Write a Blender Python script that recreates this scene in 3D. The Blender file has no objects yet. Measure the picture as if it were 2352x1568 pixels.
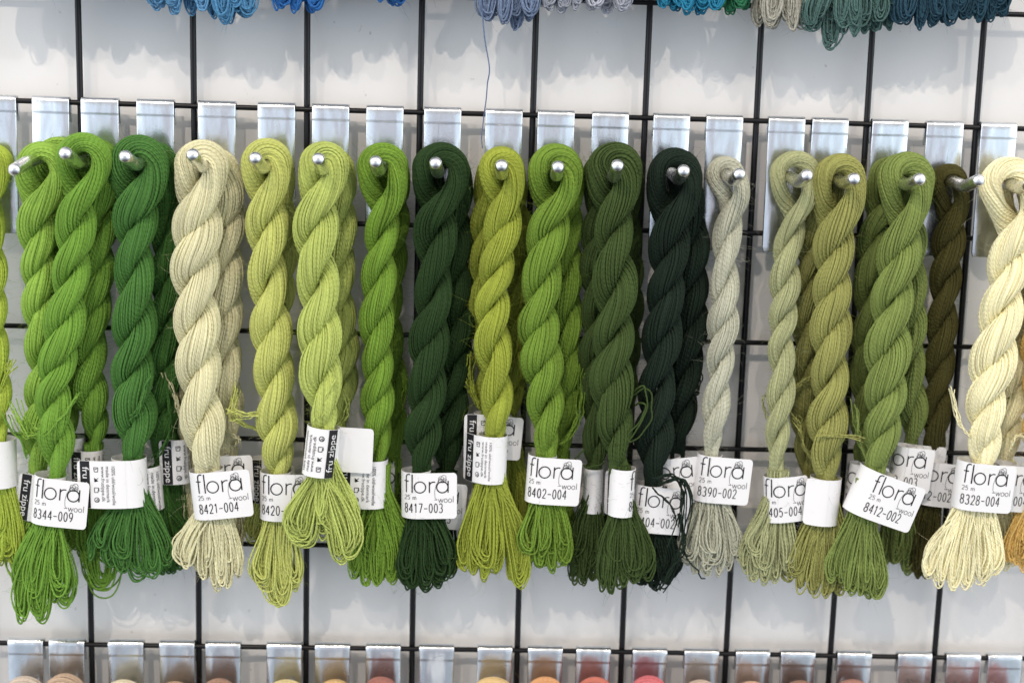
import bpy, math, random
import numpy as np
from mathutils import Euler

# ------------------------------------------------------------------ camera, light, exposure
SC = bpy.context.scene
COL = SC.collection
FOC = 3300.0                 # focal length in picture units (picture is 2352 x 1568 of them)
CW, CH = 2352.0, 1568.0
CAM_E = (1.40364, -0.0274, -0.02875)
CAM_P = np.array((-0.04283, -0.98694, 0.01053))
cd = bpy.data.cameras.new('camera')
cam = bpy.data.objects.new('camera', cd)
COL.objects.link(cam)
cam.location = CAM_P
cam.rotation_euler = CAM_E
cd.sensor_width = 36.0
cd.lens = FOC / CW * 36.0
cd.clip_start = 0.02
cd.clip_end = 50
cd.dof.use_dof = True
cd.dof.focus_distance = 0.945
cd.dof.aperture_fstop = 4.2
SC.camera = cam

SC.view_settings.view_transform = 'Standard'
SC.view_settings.look = 'None'
SC.view_settings.gamma = 1.0
SC.view_settings.use_curve_mapping = False
SC.view_settings.exposure = 0.0
try:
    SC.cycles.max_bounces = 8
    SC.cycles.diffuse_bounces = 4
    SC.cycles.glossy_bounces = 4
    SC.cycles.use_adaptive_sampling = True
except Exception:
    pass

# the shop round the rack: dim neutral interior with big pale windows left and right behind the camera
W = bpy.data.worlds.new('World')
SC.world = W
W.use_nodes = True
wn, wl = W.node_tree.nodes, W.node_tree.links
wn.clear()
wo = wn.new('ShaderNodeOutputWorld')
bg = wn.new('ShaderNodeBackground')
tc = wn.new('ShaderNodeTexCoord')
sp = wn.new('ShaderNodeSeparateXYZ')
wl.new(tc.outputs['Generated'], sp.inputs[0])
rp = wn.new('ShaderNodeValToRGB')
rp.color_ramp.elements[0].position = 0.0
rp.color_ramp.elements[0].color = (0.80, 1.0, 1.28, 1)
rp.color_ramp.elements[1].position = 1.0
rp.color_ramp.elements[1].color = (0.76, 0.96, 1.16, 1)
for pos, c in ((0.30, (0.80, 0.98, 1.22, 1)), (0.42, (0.72, 0.84, 1.02, 1)), (0.47, (0.42, 0.39, 0.47, 1)),
               (0.53, (0.48, 0.47, 0.58, 1)), (0.60, (0.72, 0.90, 1.08, 1))):
    e = rp.color_ramp.elements.new(pos)
    e.color = c
mr = wn.new('ShaderNodeMapRange')
mr.inputs[1].default_value = -1
mr.inputs[2].default_value = 1
nz = wn.new('ShaderNodeTexNoise')
nz.inputs['Scale'].default_value = 3.0
wl.new(tc.outputs['Generated'], nz.inputs['Vector'])
ma = wn.new('ShaderNodeMath')
ma.operation = 'MULTIPLY_ADD'
ma.inputs[1].default_value = 0.25
wl.new(nz.outputs['Fac'], ma.inputs[0])
wl.new(sp.outputs['X'], ma.inputs[2])
mb_ = wn.new('ShaderNodeMath')
mb_.operation = 'SUBTRACT'
mb_.inputs[1].default_value = 0.125
wl.new(ma.outputs[0], mb_.inputs[0])
wl.new(mb_.outputs[0], mr.inputs[0])
wl.new(mr.outputs[0], rp.inputs[0])


def ramp(src, lo, hi, stops):
    r = wn.new('ShaderNodeValToRGB')
    m = wn.new('ShaderNodeMapRange')
    m.inputs[1].default_value = lo
    m.inputs[2].default_value = hi
    wl.new(src, m.inputs[0])
    wl.new(m.outputs[0], r.inputs[0])
    els = r.color_ramp.elements
    while len(els) > 1:
        els.remove(els[-1])
    for k, (p, c) in enumerate(stops):
        e = els[0] if k == 0 else els.new((p - lo) / (hi - lo))
        e.position = (p - lo) / (hi - lo)
        e.color = (c, c, c, 1) if isinstance(c, (int, float)) else (*c, 1)
    return r.outputs[0]


def mixc(mode, a, b):
    m = wn.new('ShaderNodeMix')
    m.data_type = 'RGBA'
    m.blend_type = mode
    m.inputs[0].default_value = 1.0
    wl.new(a, m.inputs[6])
    wl.new(b, m.inputs[7])
    return m.outputs[2]


# invented pale strip for the hook plates to reflect, tall windows at both sides, duller ceiling and floor
nz2 = wn.new('ShaderNodeTexNoise')
nz2.inputs['Scale'].default_value = 9.0
nz2.inputs['Detail'].default_value = 3.0
wl.new(tc.outputs['Generated'], nz2.inputs['Vector'])
patchy = ramp(nz2.outputs['Fac'], 0, 1, [(0.30, 0.62), (0.50, 1.0), (0.66, 1.22)])
strip = mixc('MULTIPLY', mixc('MULTIPLY', rp.outputs[0], patchy), ramp(sp.outputs['Z'], -1, 1, [(-0.60, 0.0), (-0.46, 0.62), (-0.36, 0.70), (-0.28, 0.30), (-0.20, 0.5), (-0.13, 1.05), (-0.05, 1.35), (0.05, 1.45), (0.10, 0.0)]))
sides = mixc('MULTIPLY', ramp(mb_.outputs[0], -1, 1, [(-0.75, (2.0, 1.97, 1.95)), (-0.42, 0.0), (0.42, 0.0), (0.75, (1.85, 1.83, 1.82))]),
             ramp(sp.outputs['Z'], -1, 1, [(-0.3, 0.15), (0.0, 0.9), (0.6, 1.0), (0.9, 0.4)]))
base_ = ramp(sp.outputs['Z'], -1, 1, [(-0.4, 0.11), (0.1, 0.26), (0.4, 1.10), (1.0, 1.15)])
wl.new(mixc('ADD', mixc('ADD', strip, sides), base_), bg.inputs['Color'])
bg.inputs['Strength'].default_value = 0.86
wl.new(bg.outputs[0], wo.inputs[0])


def spot(name, loc, aim, power, col, radius, blend=0.6, size=60):
    ld = bpy.data.lights.new(name, 'SPOT')
    ld.energy = power
    ld.color = col
    ld.shadow_soft_size = radius
    ld.spot_size = math.radians(size)
    ld.spot_blend = blend
    lo = bpy.data.objects.new(name, ld)
    COL.objects.link(lo)
    lo.location = loc
    from mathutils import Vector
    d = Vector(aim) - Vector(loc)
    lo.rotation_euler = d.to_track_quat('-Z', 'Y').to_euler()
    return lo


spot('ceiling_spot', (-0.62, -2.1, 1.62), (-0.02, 0, -0.15), 76, (1.0, 0.85, 0.71), 0.022)
spot('ceiling_spot', (1.05, -2.0, 1.62), (0.0, 0, -0.15), 45, (1.0, 0.86, 0.73), 0.022)
spot('ceiling_spot', (-1.35, -2.0, 1.55), (0.0, 0, -0.15), 37, (1.0, 0.90, 0.80), 0.03)

# ------------------------------------------------------------------ picture point -> place at a given distance from the wall grid
RC = np.array(Euler(CAM_E, 'XYZ').to_matrix())


def at(px, py, Y):
    d = RC @ np.array(((px - CW / 2) / FOC, -(py - CH / 2) / FOC, -1.0))
    t = (Y - CAM_P[1]) / d[1]
    return CAM_P + d * t


S = 0.0762
PX = 0.000288                # size of one picture unit near the yarn

rng = np.random.default_rng(7)
random.seed(7)


# ------------------------------------------------------------------ mesh helpers
class MB:
    """collects vertices and faces of one mesh, with uv, a per-vertex tone and a material slot"""
    def __init__(self):
        self.v, self.f4, self.uv4, self.m4, self.tone, self.n = [], [], [], [], [], 0
        self.f3, self.uv3, self.m3 = [], [], []

    def add(self, v, quads=None, uv=None, mat=0, tone=None, tris=None):
        v = np.asarray(v, float).reshape(-1, 3)
        self.v.append(v)
        self.tone.append(np.full(len(v), 0.5) if tone is None else np.asarray(tone, float).ravel())
        if quads is not None and len(quads):
            q = np.asarray(quads, int).reshape(-1, 4)
            self.f4.append(q + self.n)
            self.uv4.append(np.zeros((len(q), 4, 2)) if uv is None else np.asarray(uv, float).reshape(-1, 4, 2))
            self.m4.append(np.full(len(q), mat))
        if tris is not None and len(tris):
            q = np.asarray(tris, int).reshape(-1, 3)
            self.f3.append(q + self.n)
            self.m3.append(np.full(len(q), mat))
        self.n += len(v)

    def tubes(self, P, rad, sides=6, tone=None, mat=0, cap=False):
        """P: (S,N,3) curves, rad: scalar or (S,N)"""
        P = np.asarray(P, float)
        if P.ndim == 2:
            P = P[None]
        s, n, _ = P.shape
        rad = np.broadcast_to(np.asarray(rad, float), (s, n))
        T = np.gradient(P, axis=1)
        T /= np.linalg.norm(T, axis=2, keepdims=True) + 1e-12
        ref = np.where(np.abs(T[:, 0, 1:2]) < 0.9, np.array([[0, 1.0, 0]]), np.array([[1.0, 0, 0]]))
        A = np.zeros_like(P)
        a = ref - T[:, 0] * (ref * T[:, 0]).sum(1, keepdims=True)
        A[:, 0] = a / np.linalg.norm(a, axis=1, keepdims=True)
        for i in range(1, n):
            a = A[:, i - 1] - T[:, i] * (A[:, i - 1] * T[:, i]).sum(1, keepdims=True)
            A[:, i] = a / (np.linalg.norm(a, axis=1, keepdims=True) + 1e-12)
        B = np.cross(T, A)
        ang = np.arange(sides) * 2 * np.pi / sides
        V = P[:, :, None] + rad[:, :, None, None] * (np.cos(ang)[None, None, :, None] * A[:, :, None]
                                                     + np.sin(ang)[None, None, :, None] * B[:, :, None])
        L = np.concatenate([np.zeros((s, 1)), np.cumsum(np.linalg.norm(np.diff(P, axis=1), axis=2), axis=1)], 1)
        L = L + rng.random((s, 1)) * 0.01
        si, ni, ki = np.meshgrid(np.arange(s), np.arange(n - 1), np.arange(sides), indexing='ij')
        k2 = (ki + 1) % sides
        b = si * n * sides
        q = np.stack([b + ni * sides + ki, b + ni * sides + k2, b + (ni + 1) * sides + k2, b + (ni + 1) * sides + ki], -1).reshape(-1, 4)
        u0 = ki / sides
        u1 = (ki + 1) / sides
        v0 = L[si, ni]
        v1 = L[si, ni + 1]
        uv = np.stack([np.stack([u0, v0], -1), np.stack([u1, v0], -1), np.stack([u1, v1], -1), np.stack([u0, v1], -1)], -2).reshape(-1, 4, 2)
        if tone is None:
            tone = rng.random(s)
        tn = np.broadcast_to(np.asarray(tone)[:, None, None], (s, n, sides))
        self.add(V.reshape(-1, 3), q, uv, mat, tn)
        if cap:
            for e in (0, n - 1):
                idx = [0 * n * sides + e * sides + k for k in range(sides)]
                c = P[0, e]
                vv = np.concatenate([V[0, e], c[None]])
                self.add(vv, None, None, mat, None, [(k, (k + 1) % sides, sides) if e else ((k + 1) % sides, k, sides) for k in range(sides)])
        return V

    def build(self, name, mats, parent=None, smooth=True, sharp=False):
        me = bpy.data.meshes.new(name)
        v = np.concatenate(self.v)
        f4 = np.concatenate(self.f4) if self.f4 else np.zeros((0, 4), int)
        f3 = np.concatenate(self.f3) if self.f3 else np.zeros((0, 3), int)
        n4, n3 = len(f4), len(f3)
        me.vertices.add(len(v))
        me.vertices.foreach_set('co', v.astype(np.float32).ravel())
        loops = np.concatenate([f4.ravel(), f3.ravel()]).astype(np.int32)
        me.loops.add(len(loops))
        me.loops.foreach_set('vertex_index', loops)
        me.polygons.add(n4 + n3)
        st = np.concatenate([np.arange(n4) * 4, n4 * 4 + np.arange(n3) * 3]).astype(np.int32)
        me.polygons.foreach_set('loop_start', st)
        uvl = me.uv_layers.new(name='UVMap')
        u4 = np.concatenate(self.uv4).reshape(-1, 2) if self.uv4 else np.zeros((0, 2))
        uvl.data.foreach_set('uv', np.concatenate([u4, np.zeros((n3 * 3, 2))]).astype(np.float32).ravel())
        mi = np.concatenate(([np.concatenate(self.m4)] if self.m4 else []) + ([np.concatenate(self.m3)] if self.m3 else []))
        me.polygons.foreach_set('material_index', mi.astype(np.int32))
        me.polygons.foreach_set('use_smooth', np.full(n4 + n3, smooth))
        at_ = me.attributes.new('tone', 'FLOAT', 'POINT')
        at_.data.foreach_set('value', np.concatenate(self.tone).astype(np.float32))
        me.update(calc_edges=True)
        me.validate()
        if sharp:
            me.set_sharp_from_angle(angle=math.radians(38))
        for m in (mats if isinstance(mats, (list, tuple)) else [mats]):
            me.materials.append(m)
        o = bpy.data.objects.new(name, me)
        COL.objects.link(o)
        if parent is not None:
            o.parent = parent
            o.location = -np.array(parent.location)
        return o


def tag(o, label=None, cat=None, group=None, kind=None):
    if label:
        o['label'] = label
    if cat:
        o['category'] = cat
    if group:
        o['group'] = group
    if kind:
        o['kind'] = kind
    return o


def empty(name, loc):
    o = bpy.data.objects.new(name, None)
    o.empty_display_size = 0.01
    COL.objects.link(o)
    o.location = loc
    return o


def smooth_curve(pts, n):
    """Catmull-Rom through pts (K,3) or (S,K,3), resampled to n points"""
    p = np.asarray(pts, float)
    one = p.ndim == 2
    if one:
        p = p[None]
    s, k, d = p.shape
    q = np.concatenate([2 * p[:, :1] - p[:, 1:2], p, 2 * p[:, -1:] - p[:, -2:-1]], 1)
    t = np.linspace(0, k - 1 - 1e-9, n)
    i = t.astype(int)
    f = (t - i)[None, :, None]
    p0, p1, p2, p3 = q[:, i], q[:, i + 1], q[:, i + 2], q[:, i + 3]
    r = 0.5 * (2 * p1 + (p2 - p0) * f + (2 * p0 - 5 * p1 + 4 * p2 - p3) * f ** 2 + (3 * p1 - p0 - 3 * p2 + p3) * f ** 3)
    return r[0] if one else r


def resample(p, n):
    L = np.concatenate([[0], np.cumsum(np.linalg.norm(np.diff(p, axis=0), axis=1))])
    t = np.linspace(0, L[-1], n)
    return np.stack([np.interp(t, L, p[:, i]) for i in range(3)], 1), L[-1]


def wobble(s, n, amp, freq=6):
    """smooth random wobble (s,n)"""
    k = max(3, freq)
    c = rng.normal(size=(s, k))
    t = np.linspace(0, k - 1 - 1e-9, n)
    i = t.astype(int)
    f = t - i
    f = f * f * (3 - 2 * f)
    return amp * (c[:, i] * (1 - f) + c[:, np.minimum(i + 1, k - 1)] * f)


# ------------------------------------------------------------------ materials
def mat(name):
    m = bpy.data.materials.new(name)
    m.use_nodes = True
    nt = m.node_tree
    return m, nt.nodes, nt.links, nt.nodes['Principled BSDF']


def srgb(c):
    return tuple((x / 255 / 12.92) if x / 255 <= 0.04045 else ((x / 255 + 0.055) / 1.055) ** 2.4 for x in c)


def math_node(n, l, op, a, b=None, c=None):
    m = n.new('ShaderNodeMath')
    m.operation = op
    for i, x in enumerate((a, b, c)):
        if x is None:
            continue
        if isinstance(x, (int, float)):
            m.inputs[i].default_value = x
        else:
            l.new(x, m.inputs[i])
    return m.outputs[0]


WOOL = {}


def wool(c, shade_gain=1.0):
    key = (tuple(c), shade_gain)
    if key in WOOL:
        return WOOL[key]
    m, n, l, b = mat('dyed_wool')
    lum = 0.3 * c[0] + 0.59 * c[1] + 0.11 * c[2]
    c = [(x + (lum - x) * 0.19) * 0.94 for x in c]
    base = np.array(srgb(c)) * shade_gain  # scaled down for some back skeins: shade painted into the wool colour
    at_ = n.new('ShaderNodeAttribute')
    at_.attribute_name = 'tone'
    uv = n.new('ShaderNodeUVMap')
    sx = n.new('ShaderNodeSeparateXYZ')
    l.new(uv.outputs[0], sx.inputs[0])
    tcn = n.new('ShaderNodeTexCoord')
    no = n.new('ShaderNodeTexNoise')
    no.inputs['Scale'].default_value = 55
    no.inputs['Detail'].default_value = 3
    l.new(tcn.outputs['Object'], no.inputs['Vector'])
    # dye takes a little unevenly along and between the strands
    t1 = math_node(n, l, 'MULTIPLY_ADD', at_.outputs['Fac'], 0.30, 0.72)
    t2 = math_node(n, l, 'MULTIPLY_ADD', no.outputs['Fac'], 0.35, 0.0)
    t3 = math_node(n, l, 'ADD', t1, t2)
    mx = n.new('ShaderNodeMix')
    mx.data_type = 'RGBA'
    mx.blend_type = 'MULTIPLY'
    mx.inputs[0].default_value = 1.0
    mx.inputs[6].default_value = (*base, 1)
    cmb = n.new('ShaderNodeCombineColor')
    for i in range(3):
        l.new(t3, cmb.inputs[i])
    l.new(cmb.outputs[0], mx.inputs[7])
    l.new(mx.outputs[2], b.inputs['Base Color'])
    b.inputs['Roughness'].default_value = 0.8
    b.inputs['Specular IOR Level'].default_value = 0.18
    b.inputs['Sheen Weight'].default_value = 0.06
    b.inputs['Sheen Roughness'].default_value = 0.4
    b.inputs['Sheen Tint'].default_value = (*np.minimum(base * 2.0 + 0.03, 1), 1)
    # two-ply twist along each strand
    ph = math_node(n, l, 'MULTIPLY', sx.outputs[1], 2 * math.pi * 2 / 0.0062)
    an = math_node(n, l, 'MULTIPLY_ADD', sx.outputs[0], 2 * math.pi * 2, ph)
    sn = math_node(n, l, 'SINE', an)
    fib = n.new('ShaderNodeTexNoise')
    fib.inputs['Scale'].default_value = 1400
    fib.inputs['Detail'].default_value = 2
    l.new(tcn.outputs['Object'], fib.inputs['Vector'])
    hh = math_node(n, l, 'MULTIPLY_ADD', fib.outputs['Fac'], 0.9, sn)
    bp = n.new('ShaderNodeBump')
    bp.inputs['Strength'].default_value = 0.6
    bp.inputs['Distance'].default_value = 0.00022
    l.new(hh, bp.inputs['Height'])
    l.new(bp.outputs[0], b.inputs['Normal'])
    WOOL[key] = m
    return m


def make_wall_mat():
    m, n, l, b = mat('white_painted_board')
    tcn = n.new('ShaderNodeTexCoord')
    no = n.new('ShaderNodeTexNoise')
    no.inputs['Scale'].default_value = 9
    no.inputs['Detail'].default_value = 5
    l.new(tcn.outputs['Object'], no.inputs['Vector'])
    r = n.new('ShaderNodeValToRGB')
    r.color_ramp.elements[0].position = 0.3
    r.color_ramp.elements[1].position = 0.7
    r.color_ramp.elements[0].color = (0.74, 0.735, 0.725, 1)
    r.color_ramp.elements[1].color = (0.80, 0.79, 0.78, 1)
    l.new(no.outputs['Fac'], r.inputs[0])
    # small scuffs and specks
    v = n.new('ShaderNodeTexNoise')
    v.inputs['Scale'].default_value = 120
    v.inputs['Detail'].default_value = 2
    l.new(tcn.outputs['Object'], v.inputs['Vector'])
    r2 = n.new('ShaderNodeValToRGB')
    r2.color_ramp.elements[0].position = 0.20
    r2.color_ramp.elements[1].position = 0.26
    r2.color_ramp.elements[0].color = (0.72, 0.69, 0.66, 1)
    r2.color_ramp.elements[1].color = (1, 1, 1, 1)
    l.new(v.outputs['Fac'], r2.inputs[0])
    mx = n.new('ShaderNodeMix')
    mx.data_type = 'RGBA'
    mx.blend_type = 'MULTIPLY'
    mx.inputs[0].default_value = 1
    l.new(r.outputs[0], mx.inputs[6])
    l.new(r2.outputs[0], mx.inputs[7])
    l.new(mx.outputs[2], b.inputs['Base Color'])
    b.inputs['Roughness'].default_value = 0.45
    b.inputs['Specular IOR Level'].default_value = 0.25
    n2 = n.new('ShaderNodeTexNoise')
    n2.inputs['Scale'].default_value = 260
    n2.inputs['Detail'].default_value = 4
    l.new(tcn.outputs['Object'], n2.inputs['Vector'])
    bp = n.new('ShaderNodeBump')
    bp.inputs['Strength'].default_value = 0.12
    bp.inputs['Distance'].default_value = 0.0006
    l.new(n2.outputs['Fac'], bp.inputs['Height'])
    l.new(bp.outputs[0], b.inputs['Normal'])
    return m


def make_black_wire():
    m, n, l, b = mat('black_powder_coat')
    b.inputs['Base Color'].default_value = (0.006, 0.006, 0.007, 1)
    b.inputs['Roughness'].default_value = 0.30
    b.inputs['Specular IOR Level'].default_value = 0.28
    tcn = n.new('ShaderNodeTexCoord')
    no = n.new('ShaderNodeTexNoise')
    no.inputs['Scale'].default_value = 700
    l.new(tcn.outputs['Object'], no.inputs['Vector'])
    bp = n.new('ShaderNodeBump')
    bp.inputs['Strength'].default_value = 0.15
    bp.inputs['Distance'].default_value = 0.0002
    l.new(no.outputs['Fac'], bp.inputs['Height'])
    l.new(bp.outputs[0], b.inputs['Normal'])
    return m


def make_zinc(name, rough, base, bump):
    m, n, l, b = mat(name)
    tcn = n.new('ShaderNodeTexCoord')
    no = n.new('ShaderNodeTexNoise')
    no.inputs['Scale'].default_value = 160
    no.inputs['Detail'].default_value = 5
    l.new(tcn.outputs['Object'], no.inputs['Vector'])
    r = n.new('ShaderNodeValToRGB')
    r.color_ramp.elements[0].position = 0.3
    r.color_ramp.elements[1].position = 0.7
    r.color_ramp.elements[0].color = (*(np.array(base) * 0.95), 1)
    r.color_ramp.elements[1].color = (*base, 1)
    l.new(no.outputs['Fac'], r.inputs[0])
    l.new(r.outputs[0], b.inputs['Base Color'])
    b.inputs['Metallic'].default_value = 1.0
    rr = math_node(n, l, 'MULTIPLY_ADD', no.outputs['Fac'], 0.08, rough - 0.04)
    l.new(rr, b.inputs['Roughness'])
    n2 = n.new('ShaderNodeTexNoise')
    n2.inputs['Scale'].default_value = 900
    n2.inputs['Detail'].default_value = 3
    l.new(tcn.outputs['Object'], n2.inputs['Vector'])
    bp = n.new('ShaderNodeBump')
    bp.inputs['Strength'].default_value = bump
    bp.inputs['Distance'].default_value = 0.0002
    l.new(n2.outputs['Fac'], bp.inputs['Height'])
    mp = n.new('ShaderNodeMapping')
    mp.inputs['Scale'].default_value = (70, 70, 22)
    l.new(tcn.outputs['Object'], mp.inputs['Vector'])
    n3 = n.new('ShaderNodeTexNoise')
    n3.inputs['Scale'].default_value = 1.0
    n3.inputs['Detail'].default_value = 2
    l.new(mp.outputs[0], n3.inputs['Vector'])
    bp2 = n.new('ShaderNodeBump')
    bp2.inputs['Strength'].default_value = 0.5
    bp2.inputs['Distance'].default_value = 0.0022
    l.new(n3.outputs['Fac'], bp2.inputs['Height'])
    l.new(bp2.outputs[0], bp.inputs['Normal'])
    l.new(bp.outputs[0], b.inputs['Normal'])
    return m


def make_paper():
    m, n, l, b = mat('glossy_label_paper')
    b.inputs['Base Color'].default_value = (0.80, 0.79, 0.79, 1)
    b.inputs['Roughness'].default_value = 0.38
    b.inputs['Specular IOR Level'].default_value = 0.35
    tcn = n.new('ShaderNodeTexCoord')
    no = n.new('ShaderNodeTexNoise')
    no.inputs['Scale'].default_value = 70
    l.new(tcn.outputs['Object'], no.inputs['Vector'])
    bp = n.new('ShaderNodeBump')
    bp.inputs['Strength'].default_value = 0.25
    bp.inputs['Distance'].default_value = 0.001
    l.new(no.outputs['Fac'], bp.inputs['Height'])
    l.new(bp.outputs[0], b.inputs['Normal'])
    return m


def make_flat(name, c, rough=0.5):
    m, n, l, b = mat(name)
    b.inputs['Base Color'].default_value = (*c, 1)
    b.inputs['Roughness'].default_value = rough
    b.inputs['Specular IOR Level'].default_value = 0.3
    return m


M_WALL = make_wall_mat()
M_WIRE = make_black_wire()
M_ZINC = make_zinc('zinc_plated_steel', 0.26, (0.78, 0.80, 0.82), 0.22)
M_PEG = make_zinc('chromed_steel', 0.27, (0.82, 0.82, 0.83), 0.10)
M_PAPER = make_paper()
M_INK = make_flat('black_print', (0.012, 0.012, 0.014))
M_WHITE = make_flat('white_print', (0.78, 0.77, 0.77))
LABEL_MATS = [M_PAPER, M_INK, M_WHITE]

# ------------------------------------------------------------------ the wall board and the wire grid
WALL_Y = 0.0125
mb = MB()
mb.add([(-1.1, WALL_Y, -1.2), (1.1, WALL_Y, -1.2), (1.1, WALL_Y, 0.9), (-1.1, WALL_Y, 0.9),
        (-1.1, WALL_Y + .02, -1.2), (1.1, WALL_Y + .02, -1.2), (1.1, WALL_Y + .02, 0.9), (-1.1, WALL_Y + .02, 0.9)],
       [(0, 1, 2, 3), (5, 4, 7, 6), (3, 2, 6, 7), (1, 0, 4, 5), (0, 3, 7, 4), (2, 1, 5, 6)])
wall = mb.build('wall', M_WALL, smooth=False)
tag(wall, 'white painted wall board behind the black wire grid', 'wall', kind='structure')

grid = empty('wire_grid', (0, 0, -0.2))
tag(grid, 'black coated wire grid panel in front of the white wall', 'wire grid')
for i in range(-7, 8):
    mb = MB()
    z = np.linspace(-0.62, 0.3, 40)
    p = np.stack([np.full(40, i * S) + 0.0004 * np.sin(z * 9 + i), np.zeros(40), z], 1)
    mb.tubes(p, 0.00215, 12, cap=True)
    mb.build('vertical_wire', M_WIRE, grid)
for j in range(-8, 4):
    mb = MB()
    x = np.linspace(-0.58, 0.58, 40)
    p = np.stack([x, np.full(40, -0.0035), np.full(40, j * S) + 0.0003 * np.sin(x * 11 + j)], 1)
    mb.tubes(p, 0.0018, 12, cap=True)
    mb.build('horizontal_wire', M_WIRE, grid)


# ------------------------------------------------------------------ hooks
def make_hook(px, row_z, tip=None, label='', group='', tilt=0.0, lean=0.0):
    """zinc plate hung over a horizontal wire, with a round peg that kinks upwards near its tip"""
    rail_px_y = 263 + (px - 1223) * 0.0295
    x = at(px, rail_px_y if row_z == 0 else 1491 + (px - 1190) * 0.0175, -0.008)[0]
    z0 = row_z
    root = empty('display_hook', (x, -0.008, z0))
    tag(root, label, 'hook', group)
    mb = MB()
    # side profile (y, z): lip behind the wire, over the top, down the front with a slight joggle
    t = 0.0013
    ang = np.linspace(math.pi, 0, 9)
    ry = 0.0031
    prof = [(0.0012, -0.012), (0.0007, -0.004)] + [(-0.0035 - ry * math.cos(a) * 1.0, 0.0008 + ry * math.sin(a)) for a in ang[::1]][::-1]
    prof = [(0.0008, -0.013), (0.0004, -0.004)]
    for a in np.linspace(0, math.pi, 10):
        prof.append((-0.0035 + 0.0036 * math.cos(a), 0.0006 + 0.0034 * math.sin(a)))
    prof += [(-0.0071, -0.002), (-0.0071, -0.0055), (-0.0071, -0.0066), (-0.00692, -0.0072), (-0.00692, -0.0082), (-0.0069, -0.012), (-0.0068, -0.05), (-0.0067, -0.085), (-0.0067, -0.0885)]
    prof = np.array(prof)
    tg = np.gradient(prof, axis=0)
    tg /= np.linalg.norm(tg, axis=1, keepdims=True)
    nr = np.stack([tg[:, 1], -tg[:, 0]], 1)      # towards the inside (wire side)
    outer = prof - nr * 0
    inner = prof + nr * t * np.where(True, -1, 1)
    # make sure 'inner' lies on the wire side
    if np.mean((inner[-3] - outer[-3])[0]) < 0:
        outer, inner = inner, outer
    hw = 0.0125
    n = len(prof)
    xs = np.array([-hw, -hw + 0.0006, -hw * 0.5, 0, hw * 0.5, hw - 0.0006, hw])
    m_ = len(xs)

    def pos(pr, inset):
        V = np.zeros((n, m_, 3))
        for i in range(n):
            half = hw
            if i >= n - 2:
                half = hw - (0.0012 if i == n - 1 else 0.0002)
            V[i, :, 0] = xs * half / hw
            V[i, :, 1] = pr[i, 0]
            V[i, :, 2] = pr[i, 1]
        return V
    Vo, Vi = pos(outer, 0), pos(inner, 0)
    Vo[:, 0, 1] += 0.0003
    Vo[:, -1, 1] += 0.0003
    V = np.concatenate([Vo.reshape(-1, 3), Vi.reshape(-1, 3)])
    q = []
    N = n * m_
    for i in range(n - 1):
        for k in range(m_ - 1):
            a = i * m_ + k
            q.append((a, a + 1, a + m_ + 1, a + m_))
            q.append((N + a, N + a + m_, N + a + m_ + 1, N + a + 1))
        for k, f in ((0, 1), (m_ - 1, 0)):
            a, b_ = i * m_ + k, (i + 1) * m_ + k
            q.append((a, b_, N + b_, N + a) if f else (b_, a, N + a, N + b_))
    for k in range(m_ - 1):
        a = (n - 1) * m_ + k
        q.append((a, a + 1, N + a + 1, N + a))
        a = k
        q.append((a + 1, a, N + a, N + a + 1))
    # lean about the wire and turn a little
    c, s_ = math.cos(lean), math.sin(lean)
    V2 = V.copy()
    V2[:, 0] = c * V[:, 0] - s_ * V[:, 2]
    V2[:, 2] = s_ * V[:, 0] + c * V[:, 2]
    V2[:, 1] = V[:, 1] + V[:, 0] * tilt
    V2 += np.array((x, 0, z0))
    mb.add(V2, q)
    o = mb.build('plate', M_ZINC, root)
    me = o.data
    bv = o.modifiers.new('Bevel', 'BEVEL')
    bv.width = 0.0003
    bv.segments = 2
    bv.limit_method = 'ANGLE'
    bv.angle_limit = math.radians(50)
    # peg
    zb = -0.0345
    base = np.array((x - math.sin(lean) * zb, -0.0068, z0 + zb))
    if tip is not None:
        tp = at(tip[0], tip[1], PEG_Y)
    else:
        tp = np.array((base[0] + 0.001, PEG_Y, base[2] + 0.011))
    kink = base + (tp - base) * 0.62
    kink[2] = base[2] - 0.0035
    kink[1] = -0.0068 + (PEG_Y + 0.0068) * 0.64
    d1 = (kink - base)
    d2 = (tp - kink)
    pts = [base, base + d1 * 0.5]
    for f in np.linspace(0, 1, 7):      # rounded bend
        a = kink - d1 * 0.10 * (1 - f) ** 2
        pts.append((1 - f) ** 2 * (kink - d1 * 0.10) + 2 * f * (1 - f) * kink + f * f * (kink + d2 * 0.16))
    pts.append(kink + d2 * 0.6)
    R = 0.0041
    L2 = np.linalg.norm(d2)
    u = d2 / L2
    rad = [R] * len(pts)
    for a in np.linspace(0, math.pi / 2, 8):
        pts.append(tp - u * R * 0.85 + u * R * 0.85 * math.sin(a))
        rad.append(max(R * math.cos(a), 1e-5))
    pb = MB()
    pb.tubes(np.array(pts), np.array(rad)[None], 20)
    pb.build('peg', M_PEG, root)
    return root


PEG_Y = -0.076


# ------------------------------------------------------------------ lettering
_FONT = {}


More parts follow.
